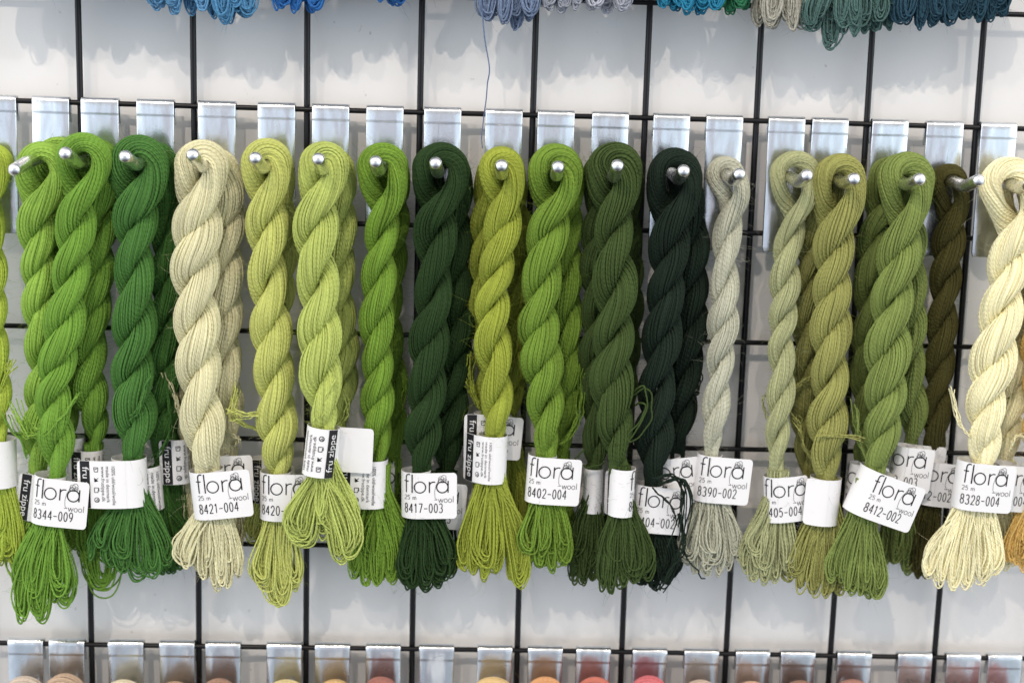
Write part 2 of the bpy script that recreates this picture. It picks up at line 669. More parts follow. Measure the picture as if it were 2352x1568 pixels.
def font_mesh(s):
    """triangles of a string set 1 unit high in the built-in face"""
    if s in _FONT:
        return _FONT[s]
    cu = bpy.data.curves.new('lettering', 'FONT')
    cu.body = s
    cu.size = 1.0
    cu.resolution_u = 3
    o = bpy.data.objects.new('lettering', cu)
    COL.objects.link(o)
    dg = bpy.context.evaluated_depsgraph_get()
    ev = o.evaluated_get(dg)
    me = ev.to_mesh()
    me.calc_loop_triangles()
    v = np.array([tuple(x.co)[:2] for x in me.vertices])
    t = np.array([tuple(x.vertices) for x in me.loop_triangles])
    ev.to_mesh_clear()
    bpy.data.objects.remove(o)
    bpy.data.curves.remove(cu)
    v[:, 0] -= v[:, 0].min()
    _FONT[s] = (v, t)
    return _FONT[s]


def arc(cx, cy, rx, ry, a0, a1, n=18):
    a = np.radians(np.linspace(a0, a1, n))
    return [(cx + rx * math.cos(x), cy + ry * math.sin(x)) for x in a]


# strokes in a 0..1 (wide) by 0..1 (high, up) box
DIG = {
    '0': [arc(.5, .5, .42, .5, 90, 450, 26)],
    '1': [[(.15, .8), (.55, 1), (.55, 0)]],
    '2': [arc(.5, .72, .4, .28, 170, -40, 14) + [(.08, 0), (.95, 0)]],
    '3': [arc(.45, .74, .38, .26, 150, -90, 14), arc(.45, .24, .43, .26, 90, -150, 14)],
    '4': [[(.72, 0), (.72, 1), (.05, .3), (1, .3)]],
    '5': [[(.85, 1), (.2, 1), (.12, .55)] + arc(.46, .33, .42, .33, 120, -145, 14)],
    '6': [[(.75, 1), (.2, .55)] + arc(.5, .31, .42, .31, 150, 510, 22)],
    '7': [[(.05, 1), (.95, 1), (.35, 0)]],
    '8': [arc(.5, .75, .36, .25, 90, 450, 20), arc(.5, .25, .43, .26, 90, 450, 20)],
    '9': [arc(.5, .69, .42, .31, 0, 360, 22), [(.92, .69), (.8, .3), (.4, 0)]],
    '-': [[(.05, .45), (.95, .45)]],
    'w': [[(0, .6), (.25, 0), (.5, .6), (.75, 0), (1, .6)]],
    'o': [arc(.5, .3, .46, .3, 90, 450, 22)],
    'l': [[(.5, 0), (.5, 1)]],
    'm': [[(.05, 0), (.05, .6)], [(.05, .4)] + arc(.27, .38, .22, .22, 180, 0, 8) + [(.49, 0)], arc(.72, .38, .23, .22, 180, 0, 8) + [(.95, 0)]],
    ' ': [],
}


def stroke_text(s, x, y, w, h, gap):
    """list of polylines, y down"""
    out = []
    for ch in s:
        ww = w * {'1': .8, 'l': .35, 'w': 1.35, 'm': 1.3, ' ': .5, '-': 1.0}.get(ch, 1)
        for st in DIG[ch]:
            out.append([(x + a * ww, y + h * (1 - b)) for a, b in st])
        x += ww + gap
    return out


def logo_strokes(x):
    """thin geometric 'flora', with a scribbled thread blossom over its last letter"""
    o = []
    o.append((arc(x + 13, 11, 6.5, 8, -60, -180, 8) + [(x + 6.5, 48)], 2.6))
    o.append(([(x + 1, 20), (x + 12.5, 20)], 2.4))
    o.append(([(x + 21, 3), (x + 21, 48)], 2.8))
    o.append((arc(x + 39, 34.5, 13.2, 13.6, 0, 360, 32), 2.6))
    o.append(([(x + 61, 20.5), (x + 61, 48)], 2.8))
    o.append((arc(x + 71, 31, 10, 9.5, 180, 290, 10), 2.6))
    o.append((arc(x + 91, 34.5, 13.2, 13.6, 0, 360, 32), 2.8))
    o.append(([(x + 104.5, 19), (x + 104.5, 48)], 2.8))
    for cx, cy, rx, ry in ((88, 13, 6, 5), (94, 12, 6, 7), (90, 19, 9, 4.5), (97, 17, 4, 4.5), (86, 18, 3.5, 5.5)):
        o.append((arc(x + cx, cy, rx, ry, 10, 360, 16), 0.9))
    o.append(([(x + 82, 19), (x + 76, 30), (x + 73, 46), (x + 74, 60), (x + 79, 66)], 0.8))
    return o


def ribbon(poly, w, step=2.0):
    p = np.array(poly, float)
    L = np.concatenate([[0], np.cumsum(np.linalg.norm(np.diff(p, axis=0), axis=1))])
    t = np.unique(np.concatenate([np.arange(0, L[-1], step), L]))
    q = np.stack([np.interp(t, L, p[:, 0]), np.interp(t, L, p[:, 1])], 1)
    g = np.gradient(q, axis=0)
    g /= np.linalg.norm(g, axis=1, keepdims=True) + 1e-9
    nn = np.stack([-g[:, 1], g[:, 0]], 1) * w / 2
    k = len(q)
    V = np.concatenate([q + nn, q - nn])
    f = [(i, i + 1, k + i + 1, k + i) for i in range(k - 1)]
    return V, f


# ------------------------------------------------------------------ paper band with its folded flap
def make_band(parent, cx, cy, Y, rx=32, rn=26, H=113, tilt=0, side=1, Lf=95, attach='front', kind='A', num='',
              yaw=0, bend=0.06, textw=133, curl=0.0, shift=0, fs=1.0):
    C = at(cx, cy, Y)
    rn = max(rn, rx * 0.95) if attach == 'front' else rn
    a = math.radians(tilt)
    yw = math.radians(yaw)
    U = np.array((math.cos(a), 0, -math.sin(a)))
    V = np.array((math.sin(a), 0, math.cos(a)))
    N0 = np.array((0, -1.0, 0))
    U2 = U * math.cos(yw) + N0 * math.sin(yw)
    N = N0 * math.cos(yw) - U * math.sin(yw)
    ra = (rx + rn) / 2.0

    def flap_un(s):
        d = Lf - s
        f = np.clip(d / max(Lf, 1), 0, 1)
        n0 = rn if attach == 'front' else -rn * 0.9
        return side * d * fs, n0 + 0.5 - bend * d * f + curl * np.sin(f * 3.2) * 6

    def M(s, v, off=0.0):
        """s px from the free end, v px down from the top edge -> xyz; off = lift towards the outside, px"""
        s, v = np.broadcast_arrays(np.asarray(s, float), np.asarray(v, float))
        u1, n1 = flap_un(s)
        if attach == 'front':
            ph = np.clip((s - Lf) / ra, 0, None)
            u = np.where(s <= Lf, u1, -side * (rx + off) * np.sin(ph))
            n = np.where(s <= Lf, n1 + off, (rn + off) * np.cos(ph))
        else:
            u, n = u1, n1 + off
        return C + PX * (u[..., None] * U2 + (H / 2 - v)[..., None] * V + n[..., None] * N)

    def MC(c, v, off=0.0):
        """on the wrapped part: c px round from the middle of its front"""
        c, v = np.broadcast_arrays(np.asarray(c, float), np.asarray(v, float))
        ph = c / ra
        return C + PX * (((rx + off) * np.sin(ph))[..., None] * U2 + (H / 2 - v)[..., None] * V + ((rn + off) * np.cos(ph))[..., None] * N)

    mb = MB()
    # ring
    k = 40
    ph = np.linspace(0, 2 * np.pi, k, endpoint=False)
    rows = []
    for off in (0.0, -0.9):
        for v in (0, H * .33, H * .66, H):
            rows.append(MC(ph * ra, np.full(k, v), off))
    R = np.array(rows)
    q = []
    for i in range(3):
        for j in range(k):
            j2 = (j + 1) % k
            q.append((i * k + j, i * k + j2, (i + 1) * k + j2, (i + 1) * k + j))
            q.append(((4 + i) * k + j, (5 + i) * k + j, (5 + i) * k + j2, (4 + i) * k + j2))
    for j in range(k):
        j2 = (j + 1) % k
        q.append((j, 4 * k + j, 4 * k + j2, j2))
        q.append((3 * k + j, 3 * k + j2, 7 * k + j2, 7 * k + j))
    mb.add(R, q, None, 0)
    # flap
    if side != 0 and Lf > 4:
        rc = 9.0
        s = np.concatenate([np.linspace(0, rc, 7), np.linspace(rc, Lf, 16)[1:]])
        ins = np.where(s < rc, rc - np.sqrt(np.maximum(rc * rc - (rc - s) ** 2, 0)), 0)
        nv = 6
        F = []
        for off in (0.55, -0.55):
            for i in range(nv):
                F.append(M(s, ins + (H - 2 * ins) * i / (nv - 1), off))
        F = np.array(F)
        m_ = len(s)
        q = []
        for i in range(nv - 1):
            for j in range(m_ - 1):
                q.append((i * m_ + j, i * m_ + j + 1, (i + 1) * m_ + j + 1, (i + 1) * m_ + j))
                b = nv * m_
                q.append((b + i * m_ + j, b + (i + 1) * m_ + j, b + (i + 1) * m_ + j + 1, b + i * m_ + j + 1))
        b = nv * m_
        for j in range(m_ - 1):
            q.append((j, b + j, b + j + 1, j + 1))
            e = (nv - 1) * m_
            q.append((e + j, e + j + 1, b + e + j + 1, b + e + j))
        for i in range(nv - 1):
            for jj in (0, m_ - 1):
                q.append((i * m_ + jj, (i + 1) * m_ + jj, b + (i + 1) * m_ + jj, b + i * m_ + jj))
        mb.add(F, q, None, 0)
    # print: pm maps layout x (left to right), y (down) to the paper
    if kind:
        if attach == 'front' and side != 0:
            pm = (lambda x, y, o: M(textw - x, y, o)) if side > 0 else (lambda x, y, o: M(x, y, o))
        else:
            pm = lambda x, y, o: MC(x + shift, y, o)
        LIFT = 1.15

        def put(V2, f=None, t=None, m=1, lift=LIFT):
            V2 = np.asarray(V2, float)
            mb.add(pm(V2[:, 0], V2[:, 1], lift), f, None, m, None, t)

        def put_text(s, x, y, h, d=(1, 0), m=1, lift=LIFT, length=None):
            """d = reading direction (x, y-down)"""
            v, t = font_mesh(s)
            wide = length / (h * v[:, 0].max()) if length else 1.0
            up = (d[1], -d[0])
            V2 = np.stack([x + h * (v[:, 0] * wide * d[0] + v[:, 1] * up[0]), y + h * (v[:, 0] * wide * d[1] + v[:, 1] * up[1])], 1)
            put(V2, None, t, m, lift)
        if kind == 'A':
            sc = H / 113.0
            for st, w in logo_strokes(8):
                V2, f = ribbon([(x, y * sc) for x, y in st], w)
                put(V2, f)
            for st in stroke_text('25 m', 10, 54 * sc, 6.2, 10.5, 1.6):
                put(*ribbon(st, 0.95))
            for st in stroke_text('-wool', 80, 57 * sc, 8.2, 15, 1.8):
                put(*ribbon(st, 1.1))
            for st in stroke_text(num, 10, 75 * sc, 8.6, 22 * sc, 3.3):
                put(*ribbon(st, 2.0))
        else:
            inv = kind == 'B2'       # the strip seen the other way up
            fx = (lambda x: -x) if inv else (lambda x: x)
            x0, x1 = 7, 30
            xs = np.linspace(x0, x1, 8)
            V2 = [(fx(x), y) for y in np.linspace(0.6, H - 0.6, 5) for x in xs]
            f = [(i * 8 + j, i * 8 + j + 1, (i + 1) * 8 + j + 1, (i + 1) * 8 + j) for i in range(4) for j in range(7)]
            put(V2, f, None, 1, 0.9)
            d = (0, -1) if inv else (0, 1)
            y0 = H - 14 if inv else 14
            put_text('fru zippe', fx(13), y0, 22, d, 2, 1.5, 88)
            for i in range(4):
                y = (20 + i * 24)
                y = H - y if inv else y
                cx_ = fx(45)
                if i == 0:
                    st = [[(cx_ - 5, y - 5), (cx_ + 5, y - 5), (cx_ + 4, y + 5), (cx_ - 4, y + 5), (cx_ - 5, y - 5)], [(cx_ - 3, y), (cx_ + 3, y - 3)]]
                elif i == 1:
                    put([(cx_ - 5, y - 5), (cx_ + 5, y + 3), (cx_ - 4, y + 6)], None, [(0, 1, 2)])
                    st = [[(cx_ - 5, y + 3), (cx_ + 5, y - 4)]]
                elif i == 2:
                    st = [[(cx_ - 5, y - 5), (cx_ + 5, y - 5), (cx_ + 3, y + 6), (cx_ - 5, y + 6), (cx_ - 5, y - 5)], [(cx_ + 5, y - 5), (cx_ + 6, y + 3)]]
                else:
                    st = [arc(cx_, y, 5.5, 5.5, 0, 360, 16), [(cx_ - 3, y + 3), (cx_ + 3, y - 3)], [(cx_ + 1, y + 4), (cx_ + 4, y)]]
                for s_ in st:
                    put(*ribbon(s_, 1.5))
            for line, x, h, ln in (('www.fruzippe.dk', 57, 11.5, 84), ('made in denmark', 68, 11.5, 86), ('100% uld/wool/wolle', 81, 11.5, 92)):
                put_text(line, fx(x), (H - 12 if inv else 12), h, d, 1, LIFT, ln)
    return mb.build('paper_band', LABEL_MATS, parent, sharp=True)


# ------------------------------------------------------------------ yarn
SR = 0.00074       # strand radius
TWIST = -1.7
TURN = 0.12         # how far the loop on the peg is turned out of the wall's plane


def fuzz(mb, pts, nrm, n, lo=0.003, hi=0.012, r=0.000065):
    """stray wool fibres standing off the yarn"""
    if hi > 0.005:
        fuzz(mb, pts, nrm, n * 4, 0.0007, 0.0022, 0.00005)
    idx = rng.integers(0, len(pts), n)
    p = pts[idx]
    d = nrm[idx]
    ln = rng.uniform(lo, hi, n)[:, None]
    t = rng.normal(size=(n, 3))
    t2 = rng.normal(size=(n, 3))
    a = d * 0.55 + t * 0.35
    P = np.stack([p, p + a * ln * 0.4, p + a * ln * 0.8 + t2 * ln * 0.12, p + a * ln + t2 * ln * 0.35 - np.array((0, 0, 1)) * ln * 0.1], 1)
    P = smooth_curve(P, 6)
    rad = r * np.array([1, 1, .9, .8, .6, .3])[None] * np.ones((n, 1))
    mb.tubes(P, rad, 3, tone=np.full(n, 0.9))


def hank(mb, axis_px, w, loop, Y0, Y1, pitch, phase=0.0, loopw=None, peg=True, twist=0.0, dens=1.0, end_r=0.54, fz=320, squash=1.0, sep=1.0):
    """two bundles of strands laid round each other below a loop over the peg.
    axis_px: picture points from just under the loop down to the band; loop: picture point of the loop's centre"""
    pts = [(loop[0], loop[1])] + list(axis_px)
    k = len(pts)
    ys = np.interp(np.arange(k), [0, 1, k - 1], [Y0, Y0 + (Y1 - Y0) * 0.25, Y1])
    P3 = np.array([at(p[0], p[1], y) for p, y in zip(pts, ys)])
    ax = smooth_curve(P3, 200)
    n = 130
    ax, L = resample(ax, n)
    s = np.linspace(0, L, n)
    ax = ax + PX * 3.5 * (np.sin(s * 38 + phase * 2) * np.clip(s / 0.03, 0, 1) * np.clip((L - s) / 0.02, 0, 1))[:, None] * np.array((1.0, 0.4, 0))
    r_b = w * PX / 4.0 * 0.965            # bundle radius
    a_b = r_b * 0.86 * sep
    Rl = (loopw * PX / 2.0 - r_b * 0.94) if loopw else a_b
    grow = np.clip(s / (1.25 * loopw * PX if loopw else 0.02), 0, 1)
    g = grow * grow * (3 - 2 * grow)
    a = Rl * (1 - g) + a_b * g
    near = np.clip((L - s - 0.0165) / 0.028, 0, 1)
    a = a * (0.42 + 0.58 * near ** 0.8)
    # turning angle, starting gently under the peg
    rate = 2 * np.pi / (1.06 * pitch * PX) * np.clip(0.10 + s / 0.030, 0, 1) * (1 + 0.12 * np.sin(s * 70 + phase * 3) + 0.10 * np.sin(s * 31 + phase))
    th = np.concatenate([[0], np.cumsum((rate[1:] + rate[:-1]) / 2 * np.diff(s))]) + (TURN if peg else phase)
    a = a * (1 + 0.07 * np.sin(s * 47 + phase * 5))
    T = np.gradient(ax, axis=0)
    T /= np.linalg.norm(T, axis=1, keepdims=True)
    e1 = np.array((1.0, 0, 0)) - T * T[:, :1]
    e1 /= np.linalg.norm(e1, axis=1, keepdims=True)
    e2 = np.cross(e1, T)
    if e2[0, 1] > 0:
        e2 = -e2
    A = ax + a[:, None] * (np.cos(th)[:, None] * e1 + np.sin(th)[:, None] * e2)
    B = ax - a[:, None] * (np.cos(th)[:, None] * e1 + np.sin(th)[:, None] * e2)
    dirA = (ax - A) / (a[:, None] + 1e-9)
    dirB = (ax - B) / (a[:, None] + 1e-9)
    kn = np.full(n, 0.95)
    kt = np.full(n, 1.10) + (1 - g) * 0.12 * (1 if peg else 0)
    sc = end_r + (1 - end_r) * near ** 0.6
    bulge = 1 + 0.11 * np.sin(s * 90 + phase * 7) + 0.05 * np.sin(s * 41 + phase)
    sc = sc * bulge
    m = 26
    if peg:
        psi = np.linspace(0, np.pi, m + 2)[1:-1]
        c0 = ax[0]
        ee = math.cos(TURN) * e1[0] + math.sin(TURN) * e2[0]
        radial = np.cos(psi)[:, None] * ee + np.sin(psi)[:, None] * (-T[0])
        ARC = c0 + Rl * radial
        cur = np.concatenate([A[::-1], ARC, B])
        nd = np.concatenate([dirA[::-1], -radial, dirB])
        KN = np.concatenate([kn[::-1], np.full(m, kn[0]), kn])
        KT = np.concatenate([kt[::-1], np.full(m, kt[0]), kt])
        SCL = np.concatenate([sc[::-1], np.full(m, sc[0]), sc])
        runs = [(cur, nd, KN, KT, SCL)]
    else:
        runs = [(A, dirA, kn, kt, sc), (B, dirB, kn, kt, sc)]
    for cur, nd, KN, KT, SCL in runs:
        N_ = len(cur)
        # smooth
        for _ in range(3):
            c2 = cur.copy()
            c2[1:-1] = (cur[:-2] + 2 * cur[1:-1] + cur[2:]) / 4
            cur = c2
        Tn = np.gradient(cur, axis=0)
        Tn /= np.linalg.norm(Tn, axis=1, keepdims=True)
        F1 = np.zeros_like(cur)
        f = np.array((0, 1.0, 0)) - Tn[0] * Tn[0, 1]
        F1[0] = f / np.linalg.norm(f)
        for i in range(1, N_):
            f = F1[i - 1] - Tn[i] * (F1[i - 1] @ Tn[i])
            F1[i] = f / np.linalg.norm(f)
        F2 = np.cross(Tn, F1)
        nd = nd - Tn * (nd * Tn).sum(1, keepdims=True)
        nd /= np.linalg.norm(nd, axis=1, keepdims=True) + 1e-9
        r_out = r_b - SR * 0.6
        cnt = max(8, int(2 * np.pi * r_out * 1.04 / (SR * 1.62) * dens))
        sarc = np.concatenate([[0], np.cumsum(np.linalg.norm(np.diff(cur, axis=0), axis=1))])
        tw = twist * 2 * np.pi * (sarc - sarc[-1] / 2) / 0.2
        phi = (np.arange(cnt) + rng.uniform(-.15, .15, cnt)) * 2 * np.pi / cnt
        PH = phi[:, None] + tw[None] + wobble(cnt, N_, 0.055, 14)
        RR = r_out * (1 + rng.uniform(-.07, .05, cnt))[:, None] * (1 + wobble(cnt, N_, 0.035, 16)) * SCL[None]
        off = RR[..., None] * (np.cos(PH)[..., None] * F1[None] + np.sin(PH)[..., None] * F2[None])
        dn = (off * nd[None]).sum(2, keepdims=True)
        off = off + nd[None] * dn * (KN[None, :, None] - 1) + (off - nd[None] * dn) * (KT[None, :, None] - 1)
        off[..., 1] *= squash
        ST = cur[None] + off
        rads = SR * rng.uniform(0.9, 1.12, cnt)[:, None] * (1 + wobble(cnt, N_, 0.05, 30))
        V = mb.tubes(ST, rads, 6)
        # inner strands fill the middle so that nothing shows through
        core_r = (r_out - SR * 0.32) * SCL
        ck = 14
        ca = np.arange(ck) * 2 * np.pi / ck
        offc = core_r[None, :, None] * (np.cos(ca)[:, None, None] * F1[None] + np.sin(ca)[:, None, None] * F2[None])
        dn = (offc * nd[None]).sum(2, keepdims=True)
        offc = offc + nd[None] * dn * (KN[None, :, None] - 1) + (offc - nd[None] * dn) * (KT[None, :, None] - 1)
        offc[..., 1] *= squash
        CV = (cur[None] + offc).transpose(1, 0, 2)     # (N, ck, 3)
        q = []
        ii, jj = np.meshgrid(np.arange(N_ - 1), np.arange(ck), indexing='ij')
        j2 = (jj + 1) % ck
        q = np.stack([ii * ck + jj, ii * ck + j2, (ii + 1) * ck + j2, (ii + 1) * ck + jj], -1)
        mb.add(CV.reshape(-1, 3), q, None, 0, np.full(N_ * ck, 0.45))
        if fz:
            pp = ST[:, ::3].reshape(-1, 3)
            nn = off[:, ::3].reshape(-1, 3)
            nn = nn / (np.linalg.norm(nn, axis=1, keepdims=True) + 1e-9)
            fuzz(mb, pp, nn, fz // len(runs))
    return ax[-1]


def loops(mb, C, rx, ry, petals, sr=SR * 0.90, fz=120, npt=34):
    """the ends of the skein below the band: strands that run out in bunches and turn back in loops.
    petals: (dx, length, halfwidth, count, depth, curl)"""
    allp = []
    petals = list(petals)
    if len(petals) >= 4:       # a few bunches that wander across the others
        dxs, lns = [p[0] for p in petals], [p[1] for p in petals]
        for _ in range(5):
            petals.append((rng.uniform(min(dxs) * 1.1, max(dxs) * 1.1), np.mean(lns) * rng.uniform(.74, .96), rng.uniform(14, 26), 4, rng.uniform(-6, 22), rng.uniform(-16, 16)))
    for pt in petals:
        dx, Ln, hw, cnt, dy = pt[:5]
        dx = dx * 1.12
        hw = hw * 1.12
        curl = pt[5] if len(pt) > 5 else 0.0
        cnt = int(cnt * 2.6)
        Ln = Ln * 1.06
        th = rng.uniform(-0.6, 0.6, cnt)
        k = (np.arange(cnt) + rng.uniform(0.1, 0.9, cnt)) / cnt
        w = hw * (0.22 + 0.72 * k) * rng.uniform(0.85, 1.15, cnt)
        L = Ln * (1 - 0.12 * (1 - k) - rng.uniform(0, 0.10, cnt))
        d = dx + rng.normal(0, 3.0, cnt)
        cross = -0.6 if rng.random() < 0.34 else 1.0
        c0_ = np.clip(dx / 55.0, -.75, .75) * 0.7 * rx * cross
        sx = np.clip(c0_ + rng.uniform(-0.32, 0.32, cnt) * rx, -rx * .88, rx * .88)
        sx2 = np.clip(sx + rng.uniform(-.25, .35, cnt) * rx, -rx * .9, rx * .9)
        lo_, hi_ = np.minimum(sx, sx2), np.maximum(sx, sx2)
        sx, sx2 = lo_, hi_
        sy = rng.uniform(-0.85, 0.85, cnt) * ry
        sy2 = rng.uniform(-0.85, 0.85, cnt) * ry
        dyv = dy + rng.normal(0, 4, cnt)
        wy = w * np.sin(th) * 0.8
        wx = w * np.cos(th)
        z = np.zeros(cnt)

        def P(x, y, dn):
            return np.stack([x, y, dn], 1)
        wig = lambda a_: rng.normal(0, a_, cnt)
        c = curl
        pts = [P(sx, sy, z - 45), P(sx, sy, z), P(sx + (d - wx * .7) * .16, sy + dyv * .15, L * .22),
               P(d * .66 + sx * .3 - wx * .75 + c * .3, sy * .6 + dyv * .6 - wy * .6, L * .52 + wig(2)),
               P(d * .97 - wx + c, dyv - wy, L * .80 + wig(3)),
               P(d - wx * .62 + c * .6, dyv - wy * .6, L * .955 + wig(1.5)),
               P(d + wig(1) , dyv, L),
               P(d + wx * .62 - c * .2, dyv + wy * .6, L * .955 + wig(1.5)),
               P(d * .97 + wx, dyv + wy, L * .80 + wig(3)),
               P(d * .66 + sx2 * .3 + wx * .75, sy2 * .6 + dyv * .6 + wy * .6, L * .52 + wig(2)),
               P(sx2 + (d + wx * .7) * .16, sy2 + dyv * .15, L * .22), P(sx2, sy2, z), P(sx2, sy2, z - 45)]
        p = np.stack(pts, 1)              # (cnt, K, 3) in px: x right, y depth to camera, dn down
        q = smooth_curve(p, npt * 2)
        q = q + np.stack([wobble(cnt, npt * 2, 1.9, 7), wobble(cnt, npt * 2, 2.2, 7), wobble(cnt, npt * 2, 0.8, 7)], 2)
        X = C[None, None] + PX * (q[..., :1] * np.array((1.0, 0, 0)) + q[..., 1:2] * np.array((0, -1.0, 0)) + q[..., 2:] * np.array((0, 0, -1.0)))
        allp.append(X)
    X = np.concatenate(allp)
    mb.tubes(X, sr * rng.uniform(.85, 1.1, len(X))[:, None], 5)
    if fz:
        pp = X[:, 8:-8:2].reshape(-1, 3)
        nn = rng.normal(size=pp.shape)
        nn /= np.linalg.norm(nn, axis=1, keepdims=True)
        fuzz(mb, pp, nn, fz)


def thread(mb, pts_px, Y, r=SR * 0.9, n=40, wob=0.0006):
    p = []
    for q in pts_px:
        p.append(at(q[0], q[1], q[2] if len(q) > 2 else Y))
    c = smooth_curve(np.array(p), n)
    c = c + np.stack([wobble(1, n, wob, 10)[0] for _ in range(3)], 1)
    mb.tubes(c, r * np.linspace(1, .8, n)[None], 5)


def fan(mb, pts_px, Y, cnt, spread, r=SR * 0.75, dy=0.004):
    """a sheaf of cnt loose ends following one line and spreading towards its end"""
    k = len(pts_px)
    for _ in range(cnt):
        e = rng.normal(0, spread, 2)
        pp = [(x + e[0] * (i / (k - 1)) ** 1.3, y + e[1] * (i / (k - 1)) ** 1.3, Y + rng.normal(0, dy) * (i / (k - 1))) for i, (x, y) in enumerate(pts_px)]
        l = rng.uniform(.75, 1.0)
        pp[-1] = tuple(np.array(pp[-2]) * (1 - l) + np.array(pp[-1]) * l)
        thread(mb, pp, Y, r, 24)


def petals_for(wd, L, n=5, cnt=8, hw=14, dxo=0, ry=16):
    out = []
    for i in range(n):
        f = (i + .5) / n * 2 - 1
        out.append((dxo + f * wd * 0.78, L * (1 - 0.10 * f * f) * rng.uniform(.93, 1.0), hw * rng.uniform(.8, 1.25), cnt, rng.uniform(-ry, ry)))
    return out


def make_skein(col, label, loop, loopw, axis, w, pitch, Y, band=None, tassel=None, threads=(), fans=(), shade_gain=1.0, Yend=None, phase=None,
               twist=TWIST, dens=1.0, fz=800, group='twisted skeins on the middle row of hooks', trx=26, end_r=0.54, t_off=None, sep=1.0, squash=1.0):
    Yend = Y if Yend is None else Yend
    phase = rng.uniform(0, 6) if phase is None else phase
    root = empty('wool_skein', at(loop[0], loop[1], Y))
    tag(root, label, 'wool skein', group)
    m = wool(col, shade_gain)
    mb = MB()
    end = hank(mb, axis, w, loop, Y, Yend, pitch, phase, loopw, True, twist, dens, end_r, fz, squash, sep)
    mb.build('twisted_hank', m, root)
    if tassel:
        tb = MB()
        C = end.copy()
        if t_off is not None:
            C = at(t_off[0], t_off[1], Yend)
        loops(tb, C, trx, 18, tassel, fz=int(fz * .7))
        tb.build('looped_end', m, root)
    if threads or fans:
        tb = MB()
        for t in threads:
            thread(tb, t, Y)
        for f in fans:
            fan(tb, f[0], f[1] if f[1] is not None else Yend, f[2], f[3])
        tb.build('loose_strands', m, root)
    if band:
        for b in (band if isinstance(band, list) else [band]):
            b = dict(b)
            make_band(root, b.pop('cx'), b.pop('cy'), b.pop('Y', Yend), **b)
    return root


# ------------------------------------------------------------------ the middle row: hooks and skeins
HK = [(-9, None, 'hook at the left edge holding the lime skein'),
      (114, (29, 393), 'zinc hook holding the bright grass green skeins'),
      (227, (146, 349), 'zinc hook holding the mid green skeins second from the left'),
      (355, (284, 357), 'zinc hook holding the emerald green skeins'),
      (497, (440, 352), 'zinc hook holding the pale straw skeins'),
      (634, (584, 360), 'zinc hook holding the pale yellow-green skeins right of the straw ones'),
      (759, (730, 362), 'zinc hook holding the pale apple green skein with tag printed upside down'),
      (884, (862, 369), 'zinc hook holding the moss green skein with broad blank band'),
      (1017, (1000, 372), 'zinc hook holding the dark forest green skeins'),
      (1158, (1152, 378), 'zinc hook under the hanging blue thread holding olive yellow skeins'),
      (1278, (1282, 381), 'zinc hook holding the leaf green skeins'),
      (1403, (1419, 377), 'zinc hook holding the dark olive green skeins with two narrow white bands'),
      (1544, (1572, 390), 'zinc hook holding the nearly black green skeins'),
      (1666, (1700, 398), 'zinc hook holding the single grey sage skein'),
      (1809, (1856, 401), 'zinc hook holding the light sage skein with a kink'),
      (1909, (1965, 410), 'zinc hook holding the olive sage skeins'),
      (2047, (2116, 410), 'zinc hook holding the grey-green skeins with the tilted tag'),
      (2173, (2252, 412), 'zinc hook with long bare peg holding the brown olive skein'),
      (2297, (2372, 424), 'zinc hook holding the cream yellow skeins at the right')]
for i, (px, tip, lab) in enumerate(HK):
    make_hook(px, 0.0, tip if tip else (-85, 398), lab, 'zinc hooks of the middle row', tilt=[0.02, -0.05, 0.01, 0.0, 0.03, 0, -0.02, 0.01][i % 8],
              lean=-0.012 if i == 1 else rng.uniform(-.004, .004))

F, B_, B3 = -0.036, -0.019, -0.012
G = dict(
    lime=(176, 200, 56), grass=(142, 188, 58), mid=(112, 164, 44), emerald=(70, 126, 46), straw=(226, 220, 170), pale=(200, 207, 98),
    apple=(182, 198, 88), moss=(112, 154, 36), forest=(37, 66, 25), olive=(156, 170, 44), leaf=(114, 151, 38), darkolive=(63, 85, 33),
    black=(24, 41, 29), sage=(192, 192, 166), lsage=(174, 178, 122), osage=(156, 157, 76), gg=(124, 144, 62), brown=(72, 68, 24),
    cream=(254, 245, 190), gold=(252, 205, 105), bluegreen=(120, 138, 62))
P = petals_for
ROWG = 'twisted skeins on the middle row of hooks'

# --- left edge: lime
make_skein(G['lime'], 'bright lime skein cut off by the left edge of the picture', (-20, 378), 96, [(-20, 440), (-22, 560), (-22, 700), (-18, 830), (-8, 930), (0, 1060)], 82, 190, B_, Yend=F,
           band=dict(cx=-4, cy=1060, side=0, kind=None, rx=42, rn=30, H=112), tassel=P(46, 248, 4, 11, 16, 6),
           fans=[([(2, 960), (-4, 910), (8, 860), (28, 825)], None, 9, 10)])

# --- grass green
make_skein(G['grass'], 'bright grass green skein on the leftmost fully visible hook', (98, 385), 122, [(95, 455), (88, 560), (90, 680), (98, 800), (104, 900), (96, 1000), (84, 1130)], 100, 190, F, Yend=-0.028,
           band=dict(cx=88, cy=1137, side=-1, Lf=42, kind='B', tilt=8, rx=30, rn=22), tassel=P(42, 262, 5, 8, 14, -8, 12),
           fans=[([(110, 1000), (80, 1000), (55, 990), (22, 920)], -0.045, 7, 12), ([(140, 930), (120, 960), (90, 985), (70, 960)], -0.05, 5, 8)])
make_skein(G['grass'], 'bright grass green skein hanging behind the leftmost one, its side just showing', (135, 372), 110, [(140, 440), (125, 560), (128, 700), (140, 820), (150, 930), (160, 1040)], 84, 180, B3,
           band=dict(cx=172, cy=1052, side=1, Lf=14, kind='B', rx=24, rn=18, H=105, Y=-0.018), tassel=P(30, 240, 4, 7))
